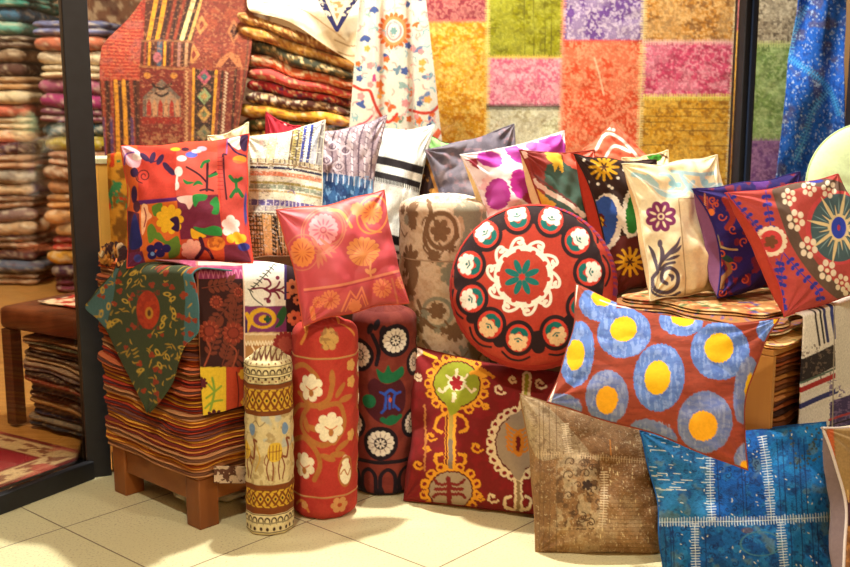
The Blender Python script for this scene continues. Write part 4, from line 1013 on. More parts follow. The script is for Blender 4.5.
def p_coral(c):
    for P in ([(596, 150), (606, 134), (622, 140), (640, 160)], [(604, 160), (614, 146), (630, 152)], [(590, 140), (600, 128), (614, 130)]): c.line(P, 3, (240, 214, 200))
cushion('ikat_cushion', 'coral cushion with white arcs, its corner above the dark starburst cushion',
        [(583, 150, 3.80), (613, 122, 3.86), (664, 170, 3.86), (618, 216, 3.78)], p_coral, (222, 106, 76), (200, 110, 80), T=.025, Tb=.02, e=.03, seed=35, N=110)
def p_leaf(c):
    c.ell(654, 156, 8, 5, (70, 150, 50), .3); c.line([(636, 158), (650, 150), (668, 158)], 2, (120, 84, 60)); c.line([(640, 170), (648, 160)], 2, (120, 84, 60))
cushion('embroidered_cushion', 'cream cushion with a green leaf, just visible behind the purple-flowered cream cushion',
        [(622, 158, 3.70), (668, 150, 3.78), (676, 240, 3.66), (628, 244, 3.60)], p_leaf, (236, 214, 164), (220, 200, 160), T=.02, Tb=.02, e=.04, seed=36, N=110)
def p_star(c):
    wh = (236, 226, 206); yl = (214, 160, 30)
    c.poly([(570, 236), (640, 236), (680, 320), (580, 320)], (92, 34, 28))
    def sun(x, y, r, ry):
        c.ell(x, y, r * .5, ry * .5, yl); c.pet(x, y, r * .35, r, 12, 3, yl, ry=ry / r); c.pet(x, y, 0, r * .34, 6, 1.8, (70, 30, 20)); 
        for k in range(12): c.ell(x + math.cos(k * .52) * r * .92, y + math.sin(k * .52) * ry * .92, 1.6, 1.2, yl)
    sun(604, 167, 15, 14); sun(630, 262, 15, 15)
    for (x, y) in ((584, 160), (588, 182), (612, 188), (609, 186), (618, 178), (624, 170), (598, 184), (627, 160), (592, 196)): c.ell(x, y, 1.7, 1.5, wh)
    c.jag(1.2, .8, .5, .8)
    c.ell(606, 222, 17, 29, wh, .12); c.ell(603, 222, 14, 26, (50, 84, 160), .12); c.ell(600, 221, 5, 8, (90, 30, 30)); c.ell(601, 222, 3, 5, yl); c.line([(597, 216), (606, 226)], 1.2, (90, 30, 30))
    c.ell(633, 212, 11, 26, wh, .1); c.ell(634, 212, 8, 22, (44, 124, 40), .1); c.ell(621, 220, 4, 6, wh)
cushion('ikat_cushion', 'dark brown cushion with yellow starbursts, blue oval and red side',
        [(574, 154, 3.42), (656, 160, 3.60), (672, 284, 3.50), (607, 299, 3.36)], p_star, (54, 34, 30), (176, 50, 30), T=.035, Tb=.05, e=.03, gus=.24, seed=38)
def p_cream(c):
    Zx = lambda x: 615 + x / 3.333; Zy = lambda y: 140 + y / 3.333; z = lambda P: [(Zx(x), Zy(y)) for x, y in P]
    bl = (170, 204, 206); pg = (92, 80, 92); pu = (126, 50, 96)
    c.mot((238, 214, 160), 30, .5, 3, .6)
    for P, w in (([(60, 115), (110, 130), (160, 180), (220, 182), (260, 140)], 4.6), ([(150, 115), (180, 118), (200, 150), (180, 170)], 3.6), ([(220, 115), (250, 160), (300, 180), (350, 150)], 4.6), ([(190, 105), (240, 110), (290, 115), (330, 110)], 3.6), ([(290, 120), (300, 150), (330, 150)], 5), ([(110, 120), (140, 150)], 4)): c.line(z(P), w, bl)
    c.line(z([(70, 118), (150, 165), (220, 170)]), 1.2, (230, 236, 226)); c.line(z([(230, 120), (290, 165), (340, 145)]), 1.2, (230, 236, 226))
    for (x, y) in ((190, 145), (212, 150), (300, 140)): c.ell(Zx(x), Zy(y), 3.4, 3, (150, 196, 200))
    c.line(z([(400, 190), (212, 196), (222, 300), (236, 460), (232, 540)]), 1.1, (176, 150, 110), smooth=False)
    c.pet(Zx(153), Zy(255), 4, 16, 8, 10, pu, rot=.39); c.ell(Zx(153), Zy(255), 7, 7, pu); c.pet(Zx(153), Zy(255), 5, 12, 8, 2.6, (240, 220, 180), rot=.39); c.ell(Zx(153), Zy(255), 3.6, 3.6, (240, 220, 180)); c.ell(Zx(153), Zy(255), 1.8, 1.8, pu)
    for P, w in (([(112, 352), (124, 372), (136, 410), (140, 440)], 4.2), ([(150, 345), (158, 380), (150, 425)], 4.6), ([(218, 322), (206, 350), (180, 378), (152, 410), (142, 440)], 4.4), ([(222, 350), (206, 368), (180, 384)], 3.4), ([(216, 384), (196, 392), (168, 402)], 3.4), ([(198, 408), (172, 414), (150, 432)], 3),
                 ([(142, 440), (124, 466), (136, 500), (176, 508), (206, 486), (208, 446), (184, 426), (160, 438), (156, 466), (172, 478)], 4), ([(112, 478), (130, 512), (176, 524), (216, 508)], 2.6), ([(178, 448), (192, 456), (188, 470)], 4)): c.line(z(P), w, pg, taper=(w > 3.3 and len(P) < 6))
    for P in ([(120, 350), (150, 330), (150, 345)],): c.ell(Zx(150), Zy(345), 2.5, 4, pg)
cushion('embroidered_cushion', 'cream cushion with purple flower and grey scrollwork, beside the dark starburst cushion',
        [(622, 164, 3.31), (717, 155, 3.47), (740, 293, 3.33), (650, 301, 3.19)], p_cream, (240, 226, 184), (232, 196, 140), T=.04, Tb=.045, e=.035, gus=.10, seed=41, wr=1.6, mat=M_COT)
def p_violet(c):
    Zx = lambda x: 685 + x / 3.545; Zy = lambda y: 160 + y / 3.545; z = lambda P: [(Zx(x), Zy(y)) for x, y in P]
    og = (196, 84, 44); rd = (122, 36, 50)
    c.line(z([(78, 130), (84, 300), (100, 500)]), 1.4, og); c.mot(rd, 9, .55, 4, .9); c.line(z([(70, 120), (74, 260), (92, 480)]), 1.2, (226, 150, 90), smooth=False)
    c.spiral(Zx(98), Zy(142), 5, 1.3, 1.4, og); c.spiral(Zx(110), Zy(160), 4, 1.2, 1.3, og, 2); c.ell(Zx(93), Zy(185), 3.4, 3.6, (226, 120, 50)); c.line(z([(140, 140), (170, 200), (150, 240)]), 6, (150, 50, 40))
    c.line(z([(115, 260), (120, 300), (150, 315), (185, 318)]), 2, (190, 170, 110)); c.line(z([(150, 360), (160, 390), (135, 420), (130, 450)]), 5, (140, 100, 60)); c.ell(Zx(150), Zy(350), 7, 3, (40, 70, 60), .5); c.line(z([(110, 400), (130, 370), (120, 350)]), 2, og)
    for k in range(7): c.spiral(Zx(130 + (k % 3) * 40), Zy(200 + k * 45), 5, 1, 1.3, og, k)
    c.flo(Zx(270), Zy(80), 8, 6, (96, 50, 130), .3)
cushion('embroidered_cushion', 'violet cushion with orange scrolls and mauve side, behind the coral starburst cushion',
        [(692, 189, 3.26), (800, 172, 3.50), (812, 284, 3.44), (717, 298, 3.18)], p_violet, (44, 32, 100), (124, 76, 110), T=.03, Tb=.05, e=.03, gus=.20, seed=43)
def p_suz(c):
    Zx = lambda x: 685 + x / 3.545; Zy = lambda y: 160 + y / 3.545; z = lambda P: [(Zx(x), Zy(y)) for x, y in P]
    bl = (52, 58, 160); gb = (104, 80, 66); cr = (240, 220, 190)
    c.mot((178, 68, 64), 30, .5, 3, .5)
    c.line(z([(330, 110), (360, 200), (400, 300), (470, 400), (545, 470), (640, 520)]), 12, gb); c.line(z([(330, 110), (420, 80), (520, 85), (600, 120)]), 9, gb)
    c.ell(Zx(545), Zy(240), 33, 37, (206, 74, 76)); c.ell(Zx(545), Zy(240), 28, 34, (74, 96, 100)); 
    for k in range(16):
        t = k * PI / 8 + .2; l = 32 if k % 2 == 0 else 20
        c.line([(Zx(545), Zy(240)), (Zx(545) + math.cos(t) * l, Zy(240) + math.sin(t) * l * 1.15)], 3.4 if k % 2 == 0 else 1.6, (232, 206, 150), taper=True) if True else None
    c.pet(Zx(545), Zy(240), 12, 26, 16, 1, (130, 160, 160), rot=.4, ry=1.15); c.flo(Zx(545), Zy(240), 11, 12, (232, 206, 150), .2, ry=14); c.ell(Zx(545), Zy(240), 7.5, 11, (50, 70, 180)); c.ell(Zx(545), Zy(240), 1.5, 3, (190, 60, 80))
    def fw(x, y, r):
        for k in range(6):
            t = k * PI / 3 + .3; c.ell(Zx(x) + math.cos(t) * r * .60, Zy(y) + math.sin(t) * r * .72, r * .26, r * .31, cr)
        c.ell(Zx(x), Zy(y), r * .2, r * .2, (240, 220, 180))
    for (x, y, r) in ((368, 132, 9), (393, 214, 11), (438, 310, 11), (504, 392, 11), (556, 436, 9), (440, 98, 9), (510, 104, 9), (590, 480, 10)): fw(x, y, r)
    for P in ([(145, 105), (185, 160), (225, 200), (262, 245)], [(285, 95), (292, 160), (305, 240)], [(345, 335), (330, 420), (345, 520)], [(350, 330), (410, 400), (470, 460), (480, 500)], [(325, 350), (345, 420), (335, 480), (350, 540)]): c.vine(z(P), bl, 1.1, 3.0, 3.3, 6.6)
    for (x, y) in ((150, 105), (270, 70), (285, 58)): c.ell(Zx(x), Zy(y), 3, 3, bl)
    c.flo(Zx(305), Zy(288), 16.5, 16, cr, .12, ry=15.5); c.ell(Zx(305), Zy(288), 11.5, 11, (206, 66, 66)); c.flo(Zx(305), Zy(290), 7, 5, (120, 72, 50), .45)
    c.ell(Zx(462), Zy(74), 8, 2, bl)
cushion('suzani_cushion', 'coral red cushion with blue leafy vines and starburst medallion, at the right edge',
        [(725, 193, 2.99), (838, 174, 3.24), (900, 286, 3.22), (784, 317, 2.955)], p_suz, (188, 76, 68), (186, 66, 48), T=.045, Tb=.055, e=.03, gus=.14, seed=47, N=230, mat=M_COT, pipe=((190, 60, 60), .002))

# pale green round pouf behind the suzani cushion
ga = empty('round_cushion', (1.46, 3.62, .73), 'plain pale green round cushion at the right edge under the blue rug', 'cushion')
th_ = np.linspace(0, 2 * PI, 80, endpoint=False); s_ = np.linspace(0, PI, 50); TH, S = np.meshgrid(th_, s_)
for nm, sg in (('front_panel', -1), ('back_panel', 1)):
    rr_ = np.sin(S / 2) ** .8; dp = .075 * np.cos(S / 2) ** .8 * (1 + .05 * np.sin(TH * 12) * rr_)
    X = 1.46 + .205 * rr_ * np.cos(TH); Z = .73 + .205 + .205 * rr_ * np.sin(TH); Y = 3.62 + sg * dp + (Z - .93) * .18
    grid_obj(nm, np.stack([X, Y, Z], -1), M_COT, ga, C=np.tile(lin((196, 212, 160)), (X.size, 1)), wrap=True)
V_, F_ = tubeVF(np.stack([1.46 + .206 * np.cos(th_), 3.62 + .206 * np.sin(th_) * .18, .935 + .206 * np.sin(th_)], -1), .004, 6, True)
mesh_obj('seam_piping', V_, F_, M_COT, ga, C=np.tile(lin((176, 196, 140)), (len(V_), 1)))

# ================================================================== ROUND SUZANI CUSHION
def round_cushion():
    cen = at(532.5, 286.5, 3.22); a = math.radians(-12)
    up = np.array([0, math.sin(math.radians(20)), math.cos(math.radians(20))]); rt = np.array([math.cos(a), -math.sin(a) * -1, 0]); rt = np.array([math.cos(a), math.sin(a), 0])
    up = up - rt * np.dot(up, rt); up /= np.linalg.norm(up); n = np.cross(up, rt); n /= np.linalg.norm(n)
    if n[1] > 0: n = -n
    R = .238; H = .055
    root = empty('round_cushion', (cen[0], cen[1], cen[2] - R), 'big round red cushion with ring of white-flowered medallions, in the middle of the display', 'cushion')
    NA = 420; th = np.linspace(0, 2 * PI, NA, endpoint=False); k = np.linspace(1, 0, 130); TH, K = np.meshgrid(th, k)
    def P(rad, off): return cen + rt * (rad * np.cos(TH))[..., None] - up * (rad * np.sin(TH))[..., None] + n * off[..., None]
    off = H + .030 * (1 - K ** 2.4) + .0016 * np.sin(TH * 22) * K ** 6 + .006 * (fbm(np.cos(TH) * K * 2 + 4, np.sin(TH) * K * 2, 3, 2) - .5) - .02 * (K ** 14)
    X = 529.5 + 79 * K * np.cos(TH); Y = 286 + 87 * K * np.sin(TH)
    c = Cv(*seen(P(R * K, off)), (178, 58, 40)); dk = (44, 26, 28); wh = (238, 232, 214); te = (22, 106, 98)
    c.mot((190, 72, 50), 20, .5, 3, .5)
    ang = [-101, -69, -37, -5, 29, 64, 100, 130, 160, 192, 225]
    cx, cy = 529, 277.5; Rx, Ry = 60.5, 61.5
    def pt(t, r=1.0, q=0): t = math.radians(t); return cx + math.cos(t) * Rx * r, cy + math.sin(t) * Ry * r
    ctrs = [pt(t) for t in ang]
    c.ring(cx, cy, Rx, Ry, 15, dk)
    for q in range(-185, 22, 3): x, y = pt(q, 1.13); c.ell(x, y + 1, 7, 7, (54, 38, 36))
    for i, (x, y) in enumerate(ctrs): c.ell(x, y, 16.4, 18, dk)
    for i, t in enumerate(ang):       # small outer hooks between the medallions
        t2 = ang[(i + 1) % 11]; m = math.radians((t + (t2 if t2 > t else t2 + 360)) / 2); x = cx + math.cos(m) * Rx * 1.14; y = cy + math.sin(m) * Ry * 1.16; c.ell(x, y, 6.5, 5.5, dk)
        x, y = ctrs[i]; tt = math.radians(t)
        c.line([(x + math.cos(tt + s) * 20.5, y + math.sin(tt + s) * 22.5) for s in (-.75, -.35, 0, .35, .75)], 2.2, dk)
    for i, (x, y) in enumerate(ctrs):
        t = math.radians(ang[i]); ca, sa = math.cos(t), math.sin(t)
        c.ell(x, y, 12.6, 13.8, (208, 60, 44))
        fx, fy = x + ca * 2.6, y + sa * 2.6
        wc = wh if y < 300 else (236, 196, 146)
        for sg in (-1, 1): c.ell(x - ca * 6.4 - sa * sg * 4.6, y - sa * 6.4 + ca * sg * 5.0, 5.4, 3.0, te, rot=t + PI / 2 - sg * .75)
        c.ell(x - ca * 8.4, y - sa * 8.4, 2.2, 2.2, te)
        for q in (-1.9, -1.15, -.4, .4, 1.15, 1.9): c.ell(fx + math.cos(t + q) * 6.8, fy + math.sin(t + q) * 7.6, 3.1, 3.3, wc)
        c.ell(fx - ca, fy - sa, 5.4, 5.8, wc)
        c.line([(fx - sa * q * 3.6 - ca * (2.4 - abs(q) * 1.6), fy + ca * q * 3.6 - sa * (2.4 - abs(q) * 1.6)) for q in (-1, -.5, 0, .5, 1)], 1.3, te); c.ell(fx + ca * .6, fy + sa * .6, 1.3, 1.3, te)
    # central scroll ring
    c.ring(523.5, 276.5, 27, 28.5, 5.4, wh)
    for kq in range(10):
        t = kq * 2 * PI / 10 + .1
        Q = lambda a_, r_: (523.5 + math.cos(t + a_) * r_, 276.5 + math.sin(t + a_) * r_ * 1.05)
        c.line([Q(-.30, 27), Q(-.16, 32), Q(.0, 36), Q(.15, 36.5), Q(.20, 33.5), Q(.12, 31.5), Q(.06, 32.8)], 3.0, wh); c.line([Q(.30, 27), Q(.22, 31.5), Q(.13, 33)], 3.0, wh)
        c.ell(*Q(.0, 24.6), 2.6, 2.4, (186, 60, 44))
    c.pet(522, 277, 3, 18.5, 8, 6.4, te, rot=.39, ry=1.02); c.ell(522, 277, 2.6, 2.6, (190, 50, 40))
    grid_obj('front_panel', P(R * K, off), M_EMB, root, C=c.C, wrap=True)
    kb = np.linspace(1, 0, 30); TH, K = np.meshgrid(th, kb)
    grid_obj('back_panel', P(R * K, -H - .02 * (1 - K ** 2.4) + .015 * K ** 14), M_COT, root, C=np.tile(lin((176, 50, 40)), (30 * NA, 1)), wrap=True)
    kk = np.linspace(-1, 1, 16); TH, K = np.meshgrid(th, kk)
    rad = R + .012 * np.cos(K * PI / 2) ** .6 + .0008 * np.sin(TH * 60) * np.cos(K * PI / 2)
    off = K * (H - .018)
    c = Cv(TH * 100, K * 10, (170, 46, 36))
    for q in range(495, 640, 7): c.rect(q, -12, q + 3, 12, (112, 40, 92))
    c.rect(0, -12, 10, 12, (112, 40, 92))
    grid_obj('side_band', P(rad, off), M_COT, root, C=c.C, wrap=True)
    return root
round_cushion()

# ================================================================== FRONT FLOOR CUSHIONS
def p_ikat(c):
    Zx = lambda x: 395 + x / 3.065; Zy = lambda y: 340 + y / 3.065; z = lambda P: [(Zx(x), Zy(y)) for x, y in P]
    yl = (222, 150, 36); cr = (228, 204, 160); dk = (92, 14, 18); gn = (144, 150, 34); tn = (160, 138, 112)
    c.mot((136, 26, 28), 9, .5, 3, .6); c.jag(1.0, .8, .9, .6)
    def hook(x, y, r, col, a0=0, cw=1): c.spiral(x, y, r, .8, 2.3, col, a0, cw)
    def bulb(x, y, rx, ry, col, lc, n, a0, a1):
        for k in range(n):
            t = math.radians(a0 + (a1 - a0) * k / (n - 1)); ex, ey = x + math.cos(t) * (rx + 5.5), y + math.sin(t) * (ry + 5.5)
            c.ell(ex, ey, 5, 5, lc, t); c.ell(ex + math.cos(t) * .8, ey + math.sin(t) * .8, 2.2, 2.0, (128, 24, 26))
        c.ell(x, y, rx + 3.8, ry + 3.8, lc); c.ell(x, y, rx + 1.4, ry + 1.4, dk); c.ell(x, y, rx, ry, col)
    # stems
    c.line(z([(172, 200), (170, 300), (168, 400)]), 11, yl); c.line(z([(160, 220), (158, 300), (158, 400)]), 1.6, dk); c.line(z([(172, 215), (171, 300), (169, 400)]), 4.4, (170, 140, 60)); c.line(z([(171, 310), (169, 400)]), 4.4, (128, 110, 90))
    for s in (-1, 1): c.line(z([(170 + s * 14, 225), (172 + s * 40, 240), (172 + s * 50, 270), (172 + s * 30, 282)]), 3.4, yl); c.line(z([(170 + s * 12, 390), (170 + s * 40, 380), (170 + s * 46, 355), (170 + s * 28, 350)]), 3.4, yl)
    bulb(Zx(190), Zy(135), 22.5, 22, gn, yl, 15, 115, 425); bulb(Zx(170), Zy(462), 21, 18.5, tn, yl, 13, -70, 250)
    c.poly(z([(160, 180), (215, 180), (185, 225), (165, 225)]), gn, True)
    c.ell(Zx(190), Zy(132), 9, 8, (220, 214, 170)); c.flo(Zx(188), Zy(132), 6.5, 6, (150, 26, 26), .4, ry=8)
    for s in (-1, 1): c.line(z([(190 + s * 26, 140), (190 + s * 44, 158), (190 + s * 56, 150)]), 2.6, cr); c.line(z([(190 + s * 20, 118), (190 + s * 34, 108)]), 2.2, cr)
    c.line(z([(190, 92), (190, 104)]), 3, cr); c.line(z([(182, 165), (180, 185)]), 4, cr)
    for s in (-1, 1):
        c.line(z([(165, 440), (165 + s * 32, 442), (165 + s * 45, 430)]), 3, (120, 30, 28)); c.line(z([(165, 475), (165 + s * 32, 472), (165 + s * 48, 482)]), 3, (120, 30, 28)); c.line(z([(165, 455), (165 + s * 40, 458)]), 3.4, (120, 30, 28))
    c.line(z([(165, 425), (165, 500)]), 5, (120, 30, 28))
    # second motif
    c.line(z([(376, 400), (378, 470), (378, 530)]), 9, cr); c.line(z([(376, 400), (378, 470), (378, 530)]), 4, (150, 120, 80)); c.line(z([(405, 110), (400, 170), (385, 230)]), 9, cr); c.line(z([(405, 110), (402, 150), (398, 180)]), 4, (150, 150, 50))
    bulb(Zx(375), Zy(318), 21, 27, tn, cr, 17, 70, 330)
    c.poly(z([(350, 240), (400, 215), (412, 260)]), tn, True); c.poly(z([(350, 380), (400, 380), (385, 425), (368, 425)]), tn, True)
    og = (206, 124, 34); c.ell(Zx(378), Zy(318), 6, 13, og)
    for k in range(6): 
        for s in (-1, 1): c.line(z([(378, 345 - k * 13), (378 + s * 24, 340 - k * 14), (378 + s * 36, 322 - k * 13)]), 2.2, og)
    c.ell(Zx(378), Zy(318), 2.4, 8, (110, 24, 20))
    for s in (-1, 1): c.line(z([(376 + s * 10, 520), (376 + s * 34, 515), (376 + s * 40, 490), (376 + s * 24, 480)]), 3.2, cr)
    for (x, y, r, col) in ((320, 148, 7, cr), (250, 325, 7, yl), (110, 293, 6, yl), (298, 480, 7, cr), (70, 110, 5, cr), (260, 90, 7, yl), (60, 38, 5, cr), (275, 200, 4, yl), (70, 380, 6, yl), (445, 130, 7, cr), (260, 480, 5, yl), (360, 118, 5, cr), (460, 220, 6, yl), (96, 330, 4, yl)): hook(Zx(x), Zy(y), r, col, .6); c.ell(Zx(x) + 1.5, Zy(y), 2.2, 2.0, col)
    c.line(z([(235, 100), (275, 100), (300, 112)]), 4, yl); c.line(z([(90, 200), (94, 300), (90, 400)]), 2, (190, 120, 60))
    c.flat(); c.line([(412, 347), (424, 353), (436, 358)], 3, (232, 180, 40)); c.ell(417, 352, 6, 4, (230, 200, 170))
cushion('ikat_cushion', 'dark red cushion with yellow and grey bulb motifs, on the floor below the round cushion',
        [(410, 345, 3.40), (574, 374, 3.22), (574, 520, 3.05), (404, 500, 3.215)], p_ikat, (120, 28, 24), (196, 130, 60), T=.06, Tb=.05, e=.035, eb=.02, seed=51, N=240, mat=M_COT)

def p_tan(c):
    lt = (198, 178, 140); dk = (84, 60, 40); st = (222, 202, 166)
    c.mot((132, 96, 62), 26, .48, 3, .8); c.mot(lt, 24, .55, 9, .5, soft=.25); c.poly([(518, 390), (545, 405), (566, 425), (590, 455), (560, 458), (535, 455)], (176, 158, 124), True, a=.6); c.mot((104, 72, 46), 4, .62, 5, .5); c.mot(lt, 1.5, .70, 15, .7, soft=.05)  # pale upper-left patch puts the lit corner into the cloth colour
    # worn scrolling pattern
    c.mot(dk, 5.5, .54, 21, .75, soft=.04, box=(556, 455, 600, 530)); c.mot(lt, 7, .5, 31, .5, soft=.05, box=(556, 455, 600, 530))
    rn = random.Random(3)
    for k in range(16): x = rn.uniform(560, 596); y = rn.uniform(460, 525); c.spiral(x, y, rn.uniform(3, 6), 1, 1, dk, rn.uniform(0, 6))
    c.flo(587, 485, 5.5, 5, (60, 44, 34), .5)
    for x in (539, 543, 549, 556): c.line([(x, 400), (x + 1, 480), (x, 560)], .7, (110, 84, 58))
    for k in range(50): x = rn.uniform(600, 655); y = rn.uniform(440, 540); c.line([(x, y), (x + rn.uniform(-.5, .5), y + rn.uniform(1, 4))], .8, (222, 200, 150))
    for k in range(24): y = 455 + k * 4; c.line([(605, y), (655, y + 1)], .4, (110, 76, 46))
    c.seam([(565, 424), (567, 440), (569, 453)], st, 3.6, 2.2, .9); c.seam([(536, 454), (570, 455), (610, 458), (655, 462)], (196, 170, 132), 2.6, 2.6, .8); c.seam([(604, 472), (604, 500), (602, 528)], st, 4, 2.6, .9)
    c.seam([(636, 420), (640, 440), (642, 462)], (180, 150, 110), 2.6, 3, .7); c.seam([(540, 528), (600, 527), (655, 524)], (180, 150, 110), 1.4, 4, .6); c.line([(610, 440), (611, 455)], 1.2, (200, 130, 60))
cushion('patchwork_cushion', 'faded tan overdyed patchwork cushion standing on the floor beside the blue one',
        [(520, 394, 2.97), (664, 428, 3.0), (668, 556, 2.85), (536, 553, 2.845)], p_tan, (152, 116, 76), (150, 116, 80), T=.07, Tb=.05, e=.035, eb=.02, seed=55, N=240, mat=M_PILE, sag=.3)

def p_blue(c):
    Zx = lambda x: 640 + x / 3.729; Zy = lambda y: 415 + y / 3.729; z = lambda P: [(Zx(x), Zy(y)) for x, y in P]
    st = (206, 216, 216); nv = (14, 40, 84)
    c.poly(z([(0, 0), (262, 40), (262, 395), (0, 395)]), (30, 100, 146)); c.poly(z([(262, 40), (465, 60), (490, 390), (268, 395)]), (14, 82, 156)); c.poly(z([(462, 60), (720, 20), (720, 385), (488, 390)]), (20, 106, 166))
    c.poly(z([(0, 395), (200, 400), (210, 700), (0, 700)]), (16, 92, 150)); c.poly(z([(200, 400), (520, 390), (540, 700), (210, 700)]), (20, 88, 150)); c.poly(z([(520, 390), (760, 380), (760, 700), (540, 700)]), (20, 100, 162))
    c.mot((12, 56, 112), 12, .55, 3, .6); c.mot((40, 120, 170), 9, .6, 7, .5); c.mot(nv, 3, .64, 11, .6, soft=.05); c.mot((96, 120, 110), 14, .62, 17, .5)
    rn = random.Random(9)
    for k in range(40): y = rn.uniform(60, 330); x = rn.uniform(30, 240); c.line(z([(x, y), (x + rn.uniform(10, 50), y + 2)]), .7, (206, 206, 186), smooth=False)
    for k in range(90): x = rn.uniform(30, 700); y = rn.uniform(40, 560); c.line(z([(x, y), (x + rn.uniform(-3, 6), y + rn.uniform(1, 7))]), .8, (214, 210, 180), smooth=False)
    for k in range(50): x = rn.uniform(560, 700); y = rn.uniform(40, 200); c.ell(Zx(x), Zy(y), 1.2, 1.2, (60, 74, 70))
    for x in (282, 372, 384, 510, 530, 570, 590, 610): c.line(z([(x, 90), (x + 8, 230), (x + 16, 380)]), .9, nv)
    for x in (90, 110, 120, 240, 560, 600, 640, 660): c.line(z([(x, 405), (x + 6, 500), (x + 8, 700)]), .9, nv)
    for k in range(30): c.spiral(Zx(rn.uniform(290, 460)), Zy(rn.uniform(100, 380)), rn.uniform(2, 4), 1, .9, nv, rn.uniform(0, 6))
    for k in range(40): c.spiral(Zx(rn.uniform(40, 690)), Zy(rn.uniform(410, 620)), rn.uniform(2, 4), 1, .8, nv, rn.uniform(0, 6))
    c.ring(Zx(450), Zy(480), 20, 12, 1.2, (60, 110, 130)); c.ell(Zx(400), Zy(430), 6, 3, (84, 60, 60), a=.7)
    c.seam(z([(262, 130), (262, 260), (268, 392)]), st, 4.2, 2.7, .75); c.seam(z([(455, 80), (474, 200), (490, 388)]), st, 4.4, 2.7, .75)
    c.seam(z([(40, 400), (240, 398), (450, 394), (700, 380)]), st, 4.4, 2.8, .75); c.seam(z([(204, 405), (206, 500), (212, 690)]), st, 4.2, 2.7, .75); c.seam(z([(524, 400), (532, 500), (552, 690)]), st, 4.4, 2.7, .75)
cushion('patchwork_cushion', 'blue overdyed patchwork cushion with white stitching at the bottom right',
        [(640, 431, 2.94), (826, 422, 2.92), (838, 582, 2.69), (664, 585, 2.69)], p_blue, (20, 80, 136), (24, 60, 90), T=.065, Tb=.05, e=.035, eb=.015, seed=58, N=250, mat=M_PILE, sag=.3)

def p_spot(c):
    bl = (92, 122, 184); yl = (228, 176, 16); gb = (112, 122, 160)
    c.mot((158, 66, 44), 10, .5, 3, .6, sy=3); c.mot((112, 44, 30), 14, .62, 8, .5, sy=3); c.jag(.6, .9, .8, .9)
    S = [(598, 304, 19, 17, .2, (601, 299, 10, 7, .4)), (624, 333, 27, 25, -.2, (623.5, 329, 13.5, 12.5, -.3)), (577, 354, 17, 33, .1, (575.5, 355, 9, 15.5, .1)), (659, 377.5, 25.5, 34, .08, (657.5, 377.5, 13, 17, .1)),
         (607, 397, 21.5, 27, 0, (607, 400, 11, 14, .1)), (720, 351, 29.5, 29, .2, (719, 348, 14.5, 15, .3)), (681, 321, 22, 15, .1, (683, 318, 12, 8, .1)), (705, 422, 27.5, 31, .1, (703, 426, 14.5, 15, .2)),
         (746, 390, 12, 34, .12, (749, 388, 4, 15, .12)), (563, 406, 20, 12, .3, None), (654, 433, 24, 12, .35, None), (745, 456, 10, 14, .5, (746, 466, 6, 6, 0)), (768, 329, 11, 13, .4, (778, 320, 5, 6, 0))]
    for (x, y, a, b, r, yc) in S:
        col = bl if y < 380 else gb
        c.ell(x, y, a, b, col, r)
    c.mot((160, 180, 224), 3.5, .6, 5, .0)
    for (x, y, a, b, r, yc) in S:
        # streaky dye inside the blue rings
        i = c._sel(x - a, x + a, y - b, y + b); dx = (c.X[i] - x) / a; dy = (c.Y[i] - y) / b; ins = (dx * dx + dy * dy) < .9
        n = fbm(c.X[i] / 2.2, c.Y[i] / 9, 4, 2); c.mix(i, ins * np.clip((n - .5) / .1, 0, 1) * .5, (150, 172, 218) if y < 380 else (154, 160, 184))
        n = fbm(c.X[i] / 7, c.Y[i] / 2.6, 14, 2); c.mix(i, ins * np.clip((n - .55) / .1, 0, 1) * .45, (70, 92, 160))
    for (x, y, a, b, r, yc) in S:
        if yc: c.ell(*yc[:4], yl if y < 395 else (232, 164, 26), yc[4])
    c.flat(); c.line([(577, 284), (570, 330), (550, 402)], 2.4, (236, 224, 206)); c.line([(600, 300), (618, 306), (640, 309)], 1.2, (226, 214, 200))
cushion('ikat_cushion', 'rust red oblong cushion with blue rings around yellow spots',
        [(576, 284, 3.00), (780, 318, 2.80), (748, 470, 2.60), (547, 402, 2.80)], p_spot, (140, 60, 40), (120, 50, 36), T=.055, Tb=.04, e=.06, eb=.045, et=.27, gus=-.07, seed=61, N=270, mat=M_COT)

def p_edge(c):
    c.rect(800, 400, 960, 498, (126, 92, 54)); 
    for (x0, x1, col) in ((826, 833, (176, 84, 40)), (833, 850, (146, 116, 70)), (850, 858, (176, 84, 40)), (858, 864, (60, 34, 34)), (864, 884, (140, 110, 66)), (884, 900, (170, 80, 40))): c.poly([(x0, 420), (x1, 420), (x1 + 4, 495), (x0 + 6, 495)], col)
    c.rect(800, 500, 960, 526, (62, 30, 34)); c.rect(800, 526, 960, 620, (120, 76, 40)); c.mot((176, 120, 60), 4, .55, 3, .7, box=(800, 526, 960, 620))
    for x in range(832, 920, 4): c.line([(x, 490), (x + .5, 502)], 1.4, (196, 156, 96), smooth=False)
cushion('kilim_cushion', 'orange and brown striped kilim cushion cut by the right picture edge',
        [(822, 428, 2.63), (960, 418, 2.90), (972, 585, 2.72), (840, 592, 2.45)], p_edge, (150, 92, 48), (112, 94, 92), T=.04, Tb=.065, e=.03, eb=.015, gus=.14, seed=64, N=200, mat=M_WOOL, pipe=((200, 186, 176), .004))

